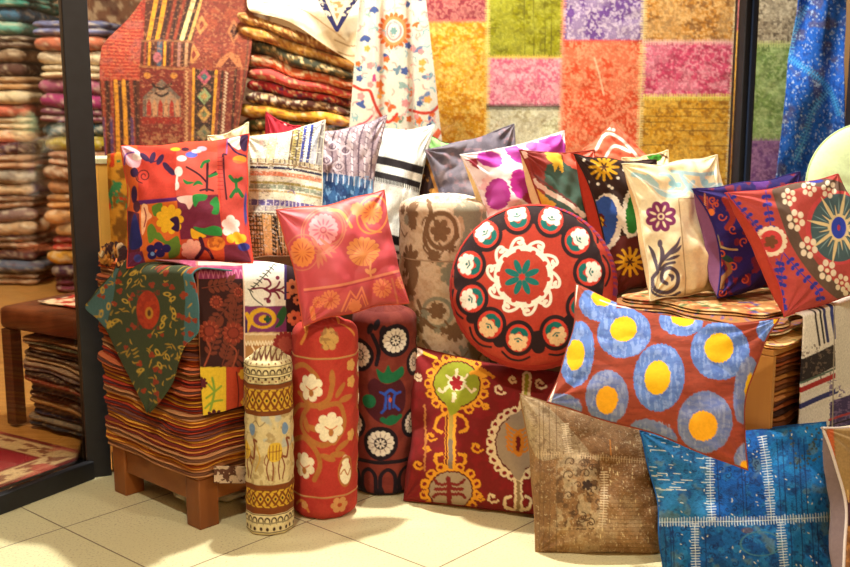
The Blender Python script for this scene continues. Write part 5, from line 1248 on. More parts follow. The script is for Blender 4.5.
cushion('plain_cushion', 'plain cream cushion, only its tip showing between the patched red and striped cushions',
        [(208, 136, 3.50), (248, 122, 3.53), (254, 250, 3.46), (206, 252, 3.44)], None, (238, 222, 178), (230, 210, 170), T=.02, Tb=.02, e=.05, seed=71, N=100)
cushion('plain_cushion', 'crimson cushion whose small corner rises above the striped woven cushion',
        [(266, 112, 3.62), (300, 126, 3.68), (306, 244, 3.62), (262, 244, 3.58)], lambda c: c.ell(286, 120, 3, 5, (236, 220, 210)), (186, 44, 60), (170, 44, 56), T=.02, Tb=.015, e=.04, seed=72, N=100)
# ================================================================== SUPPORTS BEHIND THE CUSHIONS
M_DKW = plain('dark_stained_wood', (92, 54, 30), .5, col2=(64, 36, 20), nscale=8, dirn=(1, 1, .2))
am = math.atan2(md[1], md[0]); mn = np.array([md[1], -md[0]])          # towards the street
def pane(x): return LP[1] + (x - LP[0]) * md[1] / md[0]
lb = empty('display_ledge', (.4, pane(.4) - .2, 0), 'long dark wooden ledge under the window, behind the back row of cushions', 'ledge')
a0 = np.array([-.48, pane(-.48)]) + mn * .150; a1 = np.array([1.12, pane(1.12)]) + mn * .150; mc = (a0 + a1) / 2; ll_ = np.linalg.norm(a1 - a0)
box_obj('top_board', (mc[0], mc[1], .675), (ll_, .21, .03), M_DKW, lb, R=Rm)
box_obj('front_board', (mc[0] + mn[0] * .09, mc[1] + mn[1] * .09, .33), (ll_ - .02, .02, .655), M_DKW, lb, R=Rm)
for f in (-.48, .48): box_obj('end_board', (mc[0] + md[0] * ll_ * f, mc[1] + md[1] * ll_ * f, .33), (.02, .17, .655), M_DKW, lb, R=Rm)
pb = empty('display_plinth', (.37, 3.56, 0), 'dark wooden plinth hidden behind the round red cushion', 'plinth')
box_obj('body', (.375, 3.575, .33), (.25, .24, .66), M_DKW, pb); box_obj('top_board', (.375, 3.575, .675), (.29, .28, .028), M_DKW, pb)

# ================================================================== RIGHT SHELF + STACK
BC = np.array([.945, 2.905]); BL = .50
B2 = BC + (A_D + A_N) * BL / 2
M_YW = plain('yellow_pine', (196, 136, 62), .5, col2=(158, 100, 42), nscale=6, dirn=(1, 1, .12), bump=.1)
sh = empty('textile_shelf', (B2[0], B2[1], 0), 'yellowish wooden open box holding brown textiles, at right behind the tilted spotted cushion', 'shelf')
c = BC + A_D * .011 + A_N * BL / 2; box_obj('side_panel', (c[0], c[1], .2675), (.02, BL, .535), M_YW, sh, R=Rs)
c = BC + A_D * (BL - .011) + A_N * BL / 2; box_obj('side_panel', (c[0], c[1], .2675), (.02, BL, .535), M_YW, sh, R=Rs)
c = BC + A_N * (BL - .010) + A_D * BL / 2; box_obj('back_panel', (c[0], c[1], .2675), (BL - .044, .016, .535), M_YW, sh, R=Rs)
box_obj('top_board', (B2[0], B2[1], .545), (BL, BL, .018), M_YW, sh, R=Rs)
box_obj('bottom_board', (B2[0], B2[1], .03), (BL - .044, BL - .03, .02), M_YW, sh, R=Rs)
def lev2(k, n, z0, z1, amp=.012, fq=8, sd=9, c0=B2):
    def f(x, y):
        u = (x - c0[0]) * A_D[0] + (y - c0[1]) * A_D[1]; v = (x - c0[0]) * A_N[0] + (y - c0[1]) * A_N[1]
        g = k / n; m = 1 if 0 < k < n else 0
        return z0 + (z1 - z0) * g + m * amp * (vn(u * fq + sd, v * fq + k * .2, sd) - .5) * 2
    return f
cols2 = [('dark brown', [(96, 52, 26), (150, 88, 40), (60, 34, 24)]), ('rust brown', [(150, 74, 30), (90, 46, 26), (180, 104, 50)]), ('golden brown', [(178, 116, 50), (110, 64, 30), (140, 80, 36)]), ('copper brown', [(166, 88, 44), (76, 40, 26), (196, 130, 70)])]
for k in range(11):
    nm, cl = cols2[(k * 3 + k // 3) % 4]
    slab('folded_textile', f'{nm} textile, {ORD[k] if k < 10 else "topmost"}{" from the bottom" if 0 < k < 10 else ""} inside the wooden box at right', B2 - A_N * .012, A_D, A_N, BL - .11, BL - .06,
         lev2(k, 11, .041, .529, .012, 8, 4), lambda x, y, k=k: lev2(k + 1, 11, .041, .529, .012, 8, 4)(x, y) - .002, cl, plies=3, bulge=.014, group='crumpled textiles inside the wooden box', seed=60 + k, jit=.012)
def p_top(c, r):
    c.mot((60, 110, 60), 14, .66, r.random() * 50, .9, sy=4); c.mot((190, 60, 40), 12, .68, r.random() * 50, .9, sy=4); c.mot((50, 60, 140), 10, .70, r.random() * 50, .9, sy=4)
def p_print(c, r):
    c.X = c.W[:, 0].copy(); c.Y = c.W[:, 1].copy()
    c.mot((150, 92, 46), 34, .52, 3, .8, soft=.05); c.mot((226, 196, 140), 26, .6, 9, .8, soft=.05); c.mot((60, 100, 56), 30, .66, 5, .9, soft=.05); c.mot((170, 54, 36), 28, .67, 15, .9, soft=.05); c.mot((54, 54, 120), 30, .72, 25, .9, soft=.05)
tc_ = [('golden cream', [(214, 156, 80), (232, 190, 122)]), ('tan and cream', [(196, 138, 72), (236, 208, 150)]), ('cream and brown', [(240, 216, 164), (132, 78, 42)]), ('tan', [(214, 174, 116), (160, 106, 58)]), ('brown gold', [(196, 146, 84), (176, 124, 70)])]
for k, (nm, cl) in enumerate(tc_):
    z0, z1 = .556, .634
    slab('folded_textile', f'{nm} folded cloth, {["lowest", "second from the bottom", "middle one", "second from the top", "topmost"][k]} on the wooden box at right', B2 - (A_D + A_N) * (.004 - .010 * k) + A_N * .012 * (k % 2), A_D, A_N, BL + .03 - .012 * k, BL + .03 - .016 * k,
         lev2(k, 5, z0, z1, .004, 6, 3), lambda x, y, k=k: lev2(k + 1, 5, z0, z1, .004, 6, 3)(x, y) - .0012, cl, plies=2, bulge=.022, group='folded cloths on top of the wooden box', seed=90 + k, jit=.018, paint=(p_top if k < 4 else p_print), rc=.05, fine=(k == 4))
def onB(px, py, off):
    n = np.array([*nF, 0.0]); return onplane(px, py, np.array([*(BC + nF * off), 0.0]), n)
def p_drape(c):
    w_ = (234, 228, 210)
    def H(x0, y0, x1, y1, w, col): c.line([(x0, y0), (x1, y1)], w, col, smooth=False)
    for (x, w, col) in ((812, 2, (60, 50, 50)), (817, 2, (40, 36, 40)), (821, 3, (50, 56, 110)), (829, 3.6, (46, 60, 140)), (836, 3.4, (46, 60, 150)), (842, 2, (60, 50, 50)), (848, 3, (150, 50, 50))): H(x, 300, x + 6, 345 - (x - 812) * .45, w, col)
    c.poly([(798, 360), (834, 344), (835, 366), (799, 384)], (42, 34, 34)); c.mot((120, 100, 84), 2.5, .6, 6, .8, box=(798, 344, 835, 384))
    H(797, 384, 836, 368, 2, (90, 110, 90)); H(797, 391, 836, 375, 5, (180, 44, 40)); H(797, 397, 836, 381, 2.4, w_); H(797, 407, 836, 391, 5, (46, 50, 110)); H(797, 414, 836, 398, 4, w_)
    c.poly([(835, 300), (880, 300), (880, 372), (835, 392)], (226, 220, 202)); c.poly([(830, 402), (890, 378), (890, 420), (829, 440)], (66, 52, 96)); c.mot((120, 100, 140), 4, .55, 9, .9, sy=2, box=(829, 380, 890, 440)); H(829, 420, 890, 398, 2, (180, 60, 60)); H(829, 426, 890, 404, 1.6, (40, 30, 40))
    H(834, 300, 832, 440, 1.2, (170, 160, 140))
rows = []
for t in np.linspace(0, 1, 7):
    r_ = []
    for j in range(6):
        f = j / 5; px = 803 - 5 * t + (86 + 4 * t) * f; py = 322 - 24 * f + (112 + 8 * f) * t
        r_.append((*onB(px, py, .030 + .004 * math.sin(j * 1.8)), px, py))
    rows.append(r_)
tp = [(*(np.array([p[0] - nF[0] * .06, p[1] - nF[1] * .06, .643])), p[3], p[4] - 12) for p in rows[0]]
e_ = [(*(np.array([p[0] - nF[0] * .006, p[1] - nF[1] * .006, .640])), p[3], p[4] - 5) for p in rows[0]]
rows[0] = [(p[0], p[1], max(.61, min(p[2], .622)), p[3], p[4]) for p in rows[0]]
G = ctrl_patch([tp, e_] + rows, 170, 200)
sheet('patchwork_kilim', 'white woven patchwork blanket with black, red and blue stripes draped at the right edge', G[..., :3], G[..., 3:], p_drape, (240, 234, 218), mat=M_WOOL, rip=.004, seed=5, th=.005)

# ================================================================== BENCH, BOX AND CARPET INSIDE THE SHOP, LEFT
bd = np.array([.857, -.515]); bn = np.array([.515, .857]); BF = np.array([-1.585, 4.0]); BLn = .62; BD = .36
Rb = rotz(math.atan2(bd[1], bd[0]))
M_LEA = plain('brown_leather', (122, 66, 38), .42, col2=(98, 50, 28), nscale=14, bump=.2)
def bp(s, d): return BF + bd * s + bn * d
bc = bp(BLn / 2, BD / 2)
bn_o = empty('leather_bench', (bc[0], bc[1], .007), 'brown leather bench with dark legs inside the shop behind the left pane', 'bench')
V, Fc = boxVF((0, 0, 0), (BLn, BD, .085), None, .02); V = V @ Rb.T + np.array([bc[0], bc[1], .4175])
mesh_obj('seat', V, Fc, M_LEA, bn_o, smooth=True)
for s in (.03, BLn - .03):
    for d in (.03, BD - .03): p = bp(s, d); box_obj('leg', (p[0], p[1], .191), (.05, .05, .368), M_DKW, bn_o, R=Rb)
cols3 = [('navy and grey', [(52, 56, 72), (120, 110, 100)]), ('dark blue', [(50, 54, 84), (120, 104, 90)]), ('tan striped', [(168, 124, 76), (84, 52, 40)]), ('slate grey', [(86, 84, 88), (140, 120, 100)]), ('brown red', [(130, 60, 40), (64, 44, 40)]),
         ('grey violet', [(100, 82, 84), (150, 124, 104)]), ('beige', [(176, 146, 110), (92, 70, 56)]), ('charcoal', [(76, 66, 64), (150, 112, 76)]), ('dark olive', [(74, 70, 50), (150, 110, 70)])]
def levb(k):
    def f(x, y):
        u = (x - bc[0]) * bd[0] + (y - bc[1]) * bd[1]; v = (x - bc[0]) * bn[0] + (y - bc[1]) * bn[1]; g = k / 9; m = math.sin(g * PI) if 0 < k < 9 else 0
        return .010 + .345 * g + m * (.05 * (vn(u * 5 + 2, v * 3 + k * .12, 7) - .5) * 2 - .10 * u)
    return f
for k, (nm, cl) in enumerate(cols3):
    slab('folded_kilim', f'{nm} folded textile, {ORD[k] if k < 8 else "topmost"}{" from the bottom" if 0 < k < 8 else ""} under the brown leather bench', bc, bd, bn, BLn - .20, BD - .06, levb(k), lambda x, y, k=k: levb(k + 1)(x, y) - .002, cl, plies=2, bulge=.016,
         group='folded textiles under the leather bench', seed=120 + k, jit=.012, paint=lambda c, r: c.mot((186, 160, 130), 9, .6, r.random() * 40, .5, sy=5))
# printed cloth lying on the bench
def p_bc(c): c.mot((170, 50, 36), 9, .5, 3, 1, soft=.04); c.mot((70, 30, 40), 12, .62, 8, 1, soft=.04)
s0 = np.linspace(0, 1, 30); A_, B_ = np.meshgrid(s0, s0)
Px = BF[0] + bd[0] * (.10 + .26 * A_) + bn[0] * (.10 + .24 * B_); Py = BF[1] + bd[1] * (.10 + .26 * A_) + bn[1] * (.10 + .24 * B_)
sheet('printed_cloth', 'red and cream printed cloth lying flat on the leather bench', np.stack([Px, Py, .466 + .006 * fbm(A_ * 4, B_ * 4, 2)], -1), np.stack([A_ * 60, B_ * 60], -1), p_bc, (226, 196, 160), th=.003)
M_YB = plain('yellow_board', (226, 186, 96), .6, noise=.08)
yb = empty('storage_box', (-1.125, 3.91, .461), 'tall pale yellow box standing on the bench behind the left post', 'box')
box_obj('body', (-1.125, 3.91, .73), (.165, .15, .53), M_YB, yb); box_obj('lid', (-1.125, 3.91, 1.005), (.175, .16, .02), plain('pale_green_board', (214, 226, 200), .6), yb)
def p_och(c): c.mot((120, 76, 24), 5, .5, 3, .9, sy=4); c.mot((50, 130, 80), 2.5, .62, 8, 1, soft=.05, box=(-5, 84, 40, 110)); c.mot((196, 60, 30), 2.5, .62, 11, 1, soft=.05, box=(-5, 84, 40, 110))
rows = []
for (z, dy) in ((1.022, .10), (1.024, .02), (1.018, -.012), (.9, -.02), (.75, -.022), (.5, -.03)):
    rows.append([(-1.098 + .09 * j, 3.835 + dy + .008 * math.sin(j * 3 + z * 4), z - (.1 * (j == 2) if z > .98 else 0), j * 12, z * 100) for j in range(3)])
G = ctrl_patch(rows, 50, 120)
sheet('draped_textile', 'ochre patterned textile hanging over the tall yellow box beside the black post', G[..., :3], G[..., 3:], p_och, (206, 146, 44), rip=.003)
def p_carp(c):
    c.rect(-5, -5, 200, 200, (110, 24, 30)); c.rect(2.5, 2.5, 200, 200, (206, 176, 132)); c.mot((120, 60, 46), 2.6, .55, 3, .9, soft=.04, box=(4, 4, 200, 11)); c.mot((120, 60, 46), 2.6, .55, 5, .9, soft=.04, box=(4, 4, 11, 200))
    c.rect(12, 12, 200, 200, (126, 20, 34)); c.rect(13.5, 13.5, 200, 200, (148, 30, 44)); c.mot((186, 90, 80), 9, .62, 9, .8)
KC = np.array([-1.15, 3.655]); e1 = np.array([-.52, -.854]); e2 = np.array([-.854, .52])
U_, V_ = np.meshgrid(np.linspace(0, 1.25, 200), np.linspace(0, 1.0, 160))
sheet('red_carpet', 'crimson carpet with cream patterned border on the shop floor by the left pane', np.stack([KC[0] + e1[0] * U_ + e2[0] * V_, KC[1] + e1[1] * U_ + e2[1] * V_, U_ * 0 + .003], -1), np.stack([U_ * 100, V_ * 100], -1), p_carp, (150, 30, 44), mat=M_PILE, th=.005, cat='carpet')

# ================================================================== CARPET STACKS FAR LEFT
CA = [('tan', (176, 132, 96)), ('grey blue', (98, 104, 122)), ('dark mauve', (112, 78, 78)), ('brown', (130, 94, 70)), ('beige', (196, 160, 120)), ('mauve grey', (140, 112, 104)), ('brown tan', (160, 116, 84)), ('cream', (222, 190, 148)), ('pale grey', (166, 156, 140)), ('light tan', (196, 152, 116)),
      ('dark plum', (74, 50, 54)), ('sand', (214, 176, 132)), ('oat', (226, 196, 154)), ('coral striped', (214, 120, 96)), ('ivory', (226, 206, 166)), ('ochre tan', (198, 152, 104)), ('dark brown', (92, 62, 54)), ('taupe', (150, 124, 98)), ('grey brown', (116, 96, 84)), ('pale teal', (100, 166, 150)), ('steel blue', (70, 110, 140)), ('sea green', (72, 150, 136)), ('deep teal', (44, 116, 112))]
CB = [('plum red', (140, 66, 86)), ('dark violet', (84, 54, 76)), ('mustard gold', (212, 152, 48)), ('bright red', (184, 50, 40)), ('cream', (226, 186, 130)), ('honey tan', (214, 158, 98)), ('amber tan', (206, 146, 86)), ('light brown', (184, 130, 84)), ('brown', (150, 102, 68)), ('pinkish tan', (196, 138, 104)), ('olive yellow', (172, 152, 40)), ('dark teal', (52, 84, 92)), ('dusty mauve', (130, 70, 90)), ('magenta', (156, 52, 104)), ('mauve pink', (160, 84, 112)), ('ivory', (228, 206, 168)), ('pale cream', (230, 210, 176)), ('brick tan', (196, 112, 84)), ('lavender blue', (126, 132, 178))]
def levc(k, n, z0, z1, sd, c0):
    def f(x, y):
        m = 1 if 0 < k < n else 0
        return z0 + (z1 - z0) * k / n + m * .011 * (vn((x - c0) * 5 + sd, y * 2 + k * .5, sd) - .5) * 2
    return f
for nm_, L_, cx_, sx_, yf, z1, where in (('A', CA, -2.76, .56, 7.0, 1.92, 'left'), ('B', CB, -2.13, .44, 6.75, 1.66, 'right')):
    n = len(L_)
    for k, (cn, cl) in enumerate(L_):
        cl = np.array(cl)
        slab('folded_carpet', f'{cn} folded carpet, {ORD[k] if k < n - 1 else "topmost"}{" from the floor" if 0 < k < n - 1 else ""} in the {"leftmost pile" if where == "left" else "pile beside the black post"}', np.array([cx_, yf + .4]), np.array([1., 0]), np.array([0, 1.]), sx_ - .05, .8,
             levc(k, n, .003, z1, 5 + len(where), cx_), lambda x, y, k=k, n=n, z1=z1, where=where, cx_=cx_: levc(k + 1, n, .003, z1, 5 + len(where), cx_)(x, y) - .004, [cl, cl * .86], plies=1 if k % 3 else 2, bulge=.042,
             group=f'carpets in the {where} far pile', seed=150 + k + len(where) * 31, jit=.022, rc=.05, cat='carpet', mat=M_PILE, nper=120, paint=lambda c, r: (c.mot((90, 60, 50), 34, .56, r.random() * 60, .5, sy=14), c.mot((236, 220, 190), 26, .6, r.random() * 60, .45, sy=10)))

# ================================================================== MIDDLE BACKGROUND
cab = empty('display_cabinet', (-.85, 5.2, 0), 'dark wooden cabinet carrying the textile piles inside the shop', 'cabinet')
box_obj('body', (-.85, 5.27, .49), (1.16, .56, .98), M_DKW, cab); box_obj('top_board', (-.85, 5.26, .99), (1.2, .6, .02), M_DKW, cab)
hp = np.array([-.58, 5.21])
HT = [('gold and black', [(206, 150, 50), (110, 70, 44)]), ('dark green', [(84, 84, 44), (190, 140, 80)]), ('yellow rolled', [(226, 168, 56), (170, 90, 40)]), ('black and white patterned', [(90, 50, 40), (226, 206, 180)]), ('crimson and purple', [(190, 46, 54), (70, 36, 96)]),
      ('salmon', [(224, 90, 84), (214, 80, 74)]), ('orange and white', [(206, 96, 54), (236, 206, 170)]), ('black green', [(62, 64, 50), (130, 104, 60)]), ('gold patterned', [(206, 150, 70), (160, 90, 50)]), ('brown and gold', [(150, 92, 50), (220, 176, 100)])]
def levh(k):
    def f(x, y):
        g = k / 10; u = x - hp[0]
        return 1.003 + .60 * g - (.62 * g * (u + .26)) * .55 + (.016 * (vn(u * 8 + 4, y * 3 + k * .3, 3) - .5) * 2 if 0 < k < 10 else 0)
    return f
def p_heap(cols):
    def f(c, r):
        c.mot(cols[0], 30, .5, r.random() * 60, .9, sy=12, soft=.05); c.mot(cols[1], 22, .58, r.random() * 60, 1, sy=9, soft=.04); c.mot((240, 206, 150), 14, .64, r.random() * 60, .9, sy=8, soft=.04)
    return f
for k, (nm, cl) in enumerate(HT):
    slab('folded_textile', f'{nm} folded textile, {ORD[k] if k < 9 else "topmost"}{" from the bottom" if 0 < k < 9 else ""} in the heap by the kilim', hp, np.array([1., 0]), np.array([0, 1.]), .455, .42, levh(k), lambda x, y, k=k: levh(k + 1)(x, y) - .002,
         cl, plies=1, bulge=.04, group='folded textiles in the bright heap', seed=220 + k, jit=.03, rc=.05, paint=p_heap(cl), mat=M_COT)
kp = np.array([-1.17, 5.26])
for k in range(7):
    cl = [(150, 84, 60), (110, 60, 50), (176, 120, 80), (90, 60, 56)][k % 4]
    slab('folded_kilim', f'{["brown red", "maroon", "tan", "dark brown"][k % 4]} folded kilim, {ORD[k] if k < 6 else "topmost"}{" from the bottom" if 0 < k < 6 else ""} in the pile under the hanging kilim', kp, np.array([1., 0]), np.array([0, 1.]), .46, .46, lambda x, y, k=k: 1.003 + k * .060 + x * 0, lambda x, y, k=k: 1.003 + (k + 1) * .060 - .002 + x * 0,
         [cl, tuple(int(v * .8) for v in cl)], plies=2, bulge=.02, group='folded kilims under the hanging one', seed=260 + k, jit=.012, nper=120)

# striped kilim hanging over the pile
def p_kil(c):
    Zx = lambda x: 95 + x / 3.541; Zy = lambda y: y / 3.541; z = lambda P: [(Zx(x), Zy(y)) for x, y in P]
    bn = (92, 50, 40); og = (232, 160, 52); rd = (160, 68, 50); cr = (236, 214, 150); bk = (58, 40, 38)
    # upper stripes
    c.poly(z([(180, -20), (395, -20), (345, 150), (170, 150)]), bn)
    for (xt, xb, w, col) in ((215, 190, 4.2, og), (247, 222, 4.4, og), (232, 206, 2.6, bk), (268, 240, 3, bk), (285, 255, 2.6, rd), (300, 270, 2.4, bk), (318, 283, 2.6, rd), (335, 297, 3, bk), (352, 308, 4.4, cr), (366, 322, 2.6, bk), (378, 335, 3, (214, 170, 100))): c.line(z([(xt + 6, -20), (xb, 142)]), w, col, smooth=False)
    c.poly(z([(385, -20), (590, -20), (545, 260), (330, 240), (350, 140)]), (140, 66, 54)); c.mot((170, 84, 60), 6, .5, 5, .7, box=(Zx(385), -10, Zx(560), Zy(250)))
    for (x, y) in ((378, 92), (350, 195)): c.poly(z([(x, y - 36), (x + 22, y), (x - 6, y + 36), (x - 22, y)]), (206, 140, 84)); c.poly(z([(x, y - 18), (x + 9, y), (x - 3, y + 18), (x - 9, y)]), (140, 60, 50))
    c.poly(z([(492, 72), (520, 116), (490, 160), (468, 112)]), (190, 120, 80)); c.poly(z([(492, 88), (510, 116), (491, 144), (478, 114)]), (64, 34, 34))
    c.poly(z([(425, 238), (445, 206), (478, 186), (510, 206), (525, 250)]), (200, 126, 84)); c.poly(z([(445, 240), (475, 206), (505, 246)]), (110, 50, 44))
    # left coral block
    c.poly(z([(-40, -20), (180, -20), (165, 290), (-40, 290)]), (172, 62, 50)); 
    for y in range(10, 290, 12): c.line(z([(0, y), (160, y + 4)]), .9, (214, 110, 80), smooth=False)
    c.mot((176, 96, 90), 12, .55, 4, .6, box=(95, 0, 143, 80))
    # middle band
    c.poly(z([(165, 145), (345, 150), (335, 238), (160, 232)]), bn)
    for (x, w, col) in ((180, 2, rd), (196, 2.4, og), (210, 2, bk), (232, 5, (70, 90, 110)), (250, 2.4, og), (262, 2, bk), (276, 2, rd), (300, 3, (170, 120, 110)), (315, 2, bk), (326, 3, (196, 150, 110))): c.line(z([(x, 150), (x - 4, 232)]), w, col, smooth=False)
    c.ell(Zx(222), Zy(205), 4, 5, (190, 110, 120)); c.line(z([(160, 236), (540, 262)]), 2.4, (170, 110, 70), smooth=False); c.line(z([(168, 146), (348, 152)]), 2.0, (150, 100, 70), smooth=False)
    # lower left stripes
    c.poly(z([(-40, 286), (160, 286), (160, 700), (-40, 700)]), bn)
    for (x, w, col) in ((30, 3, rd), (45, 2, bk), (60, 3, rd), (76, 4, og), (90, 2, bk), (104, 4, og), (118, 2.6, bk), (130, 3, rd), (144, 2, bk)): c.line(z([(x - 2, 288), (x + 6, 420), (x + 14, 700)]), w, col)
    for (x, col) in ((30, (110, 70, 110)), (58, (90, 70, 120)), (130, (100, 70, 110))): c.line(z([(x + 2, 420), (x + 12, 700)]), 3, col, smooth=False)
    # central niche
    c.poly(z([(160, 240), (315, 250), (315, 700), (160, 700)]), (128, 50, 44)); c.poly(z([(170, 345), (236, 280), (304, 345), (304, 440), (170, 440)]), (120, 104, 92)); c.poly(z([(182, 350), (236, 306), (292, 350), (292, 395), (182, 395)]), (170, 140, 116))
    for k in range(6): x = 184 + k * 20; c.poly(z([(x, 370), (x + 8, 350), (x + 16, 370), (x + 16, 412), (x, 412)]), (206, 150, 110) if k % 2 else (176, 60, 50))
    c.line(z([(205, 300), (236, 315), (268, 298)]), 3, (50, 40, 40)); c.line(z([(215, 330), (236, 340), (258, 330)]), 2.4, (50, 40, 40)); c.rect(Zx(165), Zy(415), Zx(305), Zy(440), (160, 50, 44)); 
    for x in (186, 280): c.ell(Zx(x), Zy(268), 3.4, 3, (214, 140, 60))
    c.mot((180, 130, 90), 5, .56, 12, .7, sy=3, box=(Zx(165), Zy(440), Zx(305), 230))
    # right columns
    c.poly(z([(315, 245), (345, 248), (350, 700), (320, 700)]), (150, 80, 60))
    for y in range(250, 700, 14): c.line(z([(320, y), (330, y + 7), (322, y + 14)]), 1.1, (220, 170, 120), smooth=False)
    c.poly(z([(352, 245), (426, 250), (420, 700), (350, 700)]), (60, 46, 44)); 
    for (y, a, b) in ((272, (190, 90, 110), (60, 110, 110)), (340, (150, 170, 120), (200, 160, 100)), (404, (206, 160, 90), (120, 130, 90)), (470, (150, 130, 90), (90, 100, 80)), (540, (190, 90, 80), (80, 80, 90))): c.poly(z([(388, y - 30), (412, y), (388, y + 30), (362, y)]), a); c.poly(z([(388, y - 14), (400, y), (388, y + 14), (374, y)]), b)
    c.line(z([(350, 245), (346, 700)]), 2.6, og, smooth=False); c.line(z([(430, 252), (408, 700)]), 3, og, smooth=False)
    c.poly(z([(436, 252), (560, 262), (520, 700), (412, 700)]), (128, 56, 48))
    for (xt, col) in ((452, bk), (500, bk), (522, (170, 80, 60))): c.line(z([(xt, 256), (xt - 26, 700)]), 2.6, col, smooth=False)
    for y in range(258, 700, 12): c.line(z([(478 - y * .06, y), (486 - y * .06, y + 6), (478 - y * .06, y + 12)]), 1.2, (226, 196, 160), smooth=False)
    c.line(z([(553, 0), (545, 120), (535, 250), (500, 480)]), 1.6, (110, 70, 56)); c.mot((96, 50, 44), 2.0, .58, 41, .55, sy=1.2, soft=.06); c.mot((206, 140, 100), 2.0, .64, 47, .5, sy=1.2, soft=.06); c.C *= .82
rows = []
for (L, R_, y, Y0) in (((150, 254, -22, 5.45)), ((143, 254, -2, 5.30)), ((128, 253, 20, 5.14)), ((106, 252, 42, 5.0)), ((101, 251, 54, 4.95)), ((100, 247, 80, 4.92)), ((102, 242, 110, 4.91)), ((105, 236, 150, 4.90)), ((110, 230, 205, 4.89))):
    rows.append([(*at(L + (R_ - L) * j / 5, y - (4 if j == 5 else 0), Y0 + .012 * math.sin(j * 1.7 + y * .02)), L + (R_ - L) * j / 5, y) for j in range(6)])
G = ctrl_patch(rows, 230, 260)
sheet('striped_kilim', 'red brown kilim with orange stripes and diamond column hanging over a pile inside the window', G[..., :3], G[..., 3:], p_kil, (130, 60, 50), mat=M_WOOL, rip=.008, seed=3, th=.008, cat='kilim')

# pale cloth over the heap and the navy-edged cloth
def p_pale(c): c.mot((226, 190, 140), 18, .55, 3, .5); c.line([(262, 2), (300, 8), (345, 40)], 1.2, (200, 160, 110)); c.line([(335, 40), (350, 46), (362, 44)], 1.4, (150, 110, 60)); c.line([(338, 52), (350, 56), (362, 54)], 1.4, (150, 110, 60))
rows = [[(*at(x, y, Y), x, y) for x, y, Y in r] for r in ([(246, -24, 5.3), (285, -26, 5.3), (325, -26, 5.3), (364, -24, 5.3)], [(247, -4, 5.05), (285, -4, 5.05), (325, -2, 5.05), (364, 4, 5.05)], [(248, 8, 4.965), (285, 12, 4.96), (325, 24, 4.95), (362, 34, 4.94)], [(252, 12, 4.96), (290, 22, 4.95), (326, 46, 4.94), (358, 66, 4.92)])]
G = ctrl_patch(rows, 100, 80)
sheet('pale_cloth', 'pale cream cloth spread over the top of the bright textile heap', G[..., :3], G[..., 3:], p_pale, (244, 230, 200), rip=.012, seed=8, th=.005)
def p_nav(c):
    c.poly([(300, -40), (380, -40), (337, 33)], (44, 44, 96)); c.poly([(306, -44), (370, -44), (337, 26)], (238, 224, 196)); c.poly([(312, -44), (364, -44), (337, 20)], (214, 150, 96)); c.mot((240, 226, 200), 3, .5, 3, .9, soft=.05, box=(316, -40, 358, 16))
rows = [[(*at(337 + (x - 337), y, 4.88), x, y) for x in xs] for y, xs in ((-30, (299, 337, 377)), (-8, (312, 337, 363)), (12, (324, 337, 350)), (32, (336, 337, 338)))]
G = ctrl_patch(rows, 90, 110)
sheet('bordered_cloth', 'cream patterned cloth corner with navy border hanging point down at the top', G[..., :3], G[..., 3:], p_nav, (44, 44, 96), th=.004)

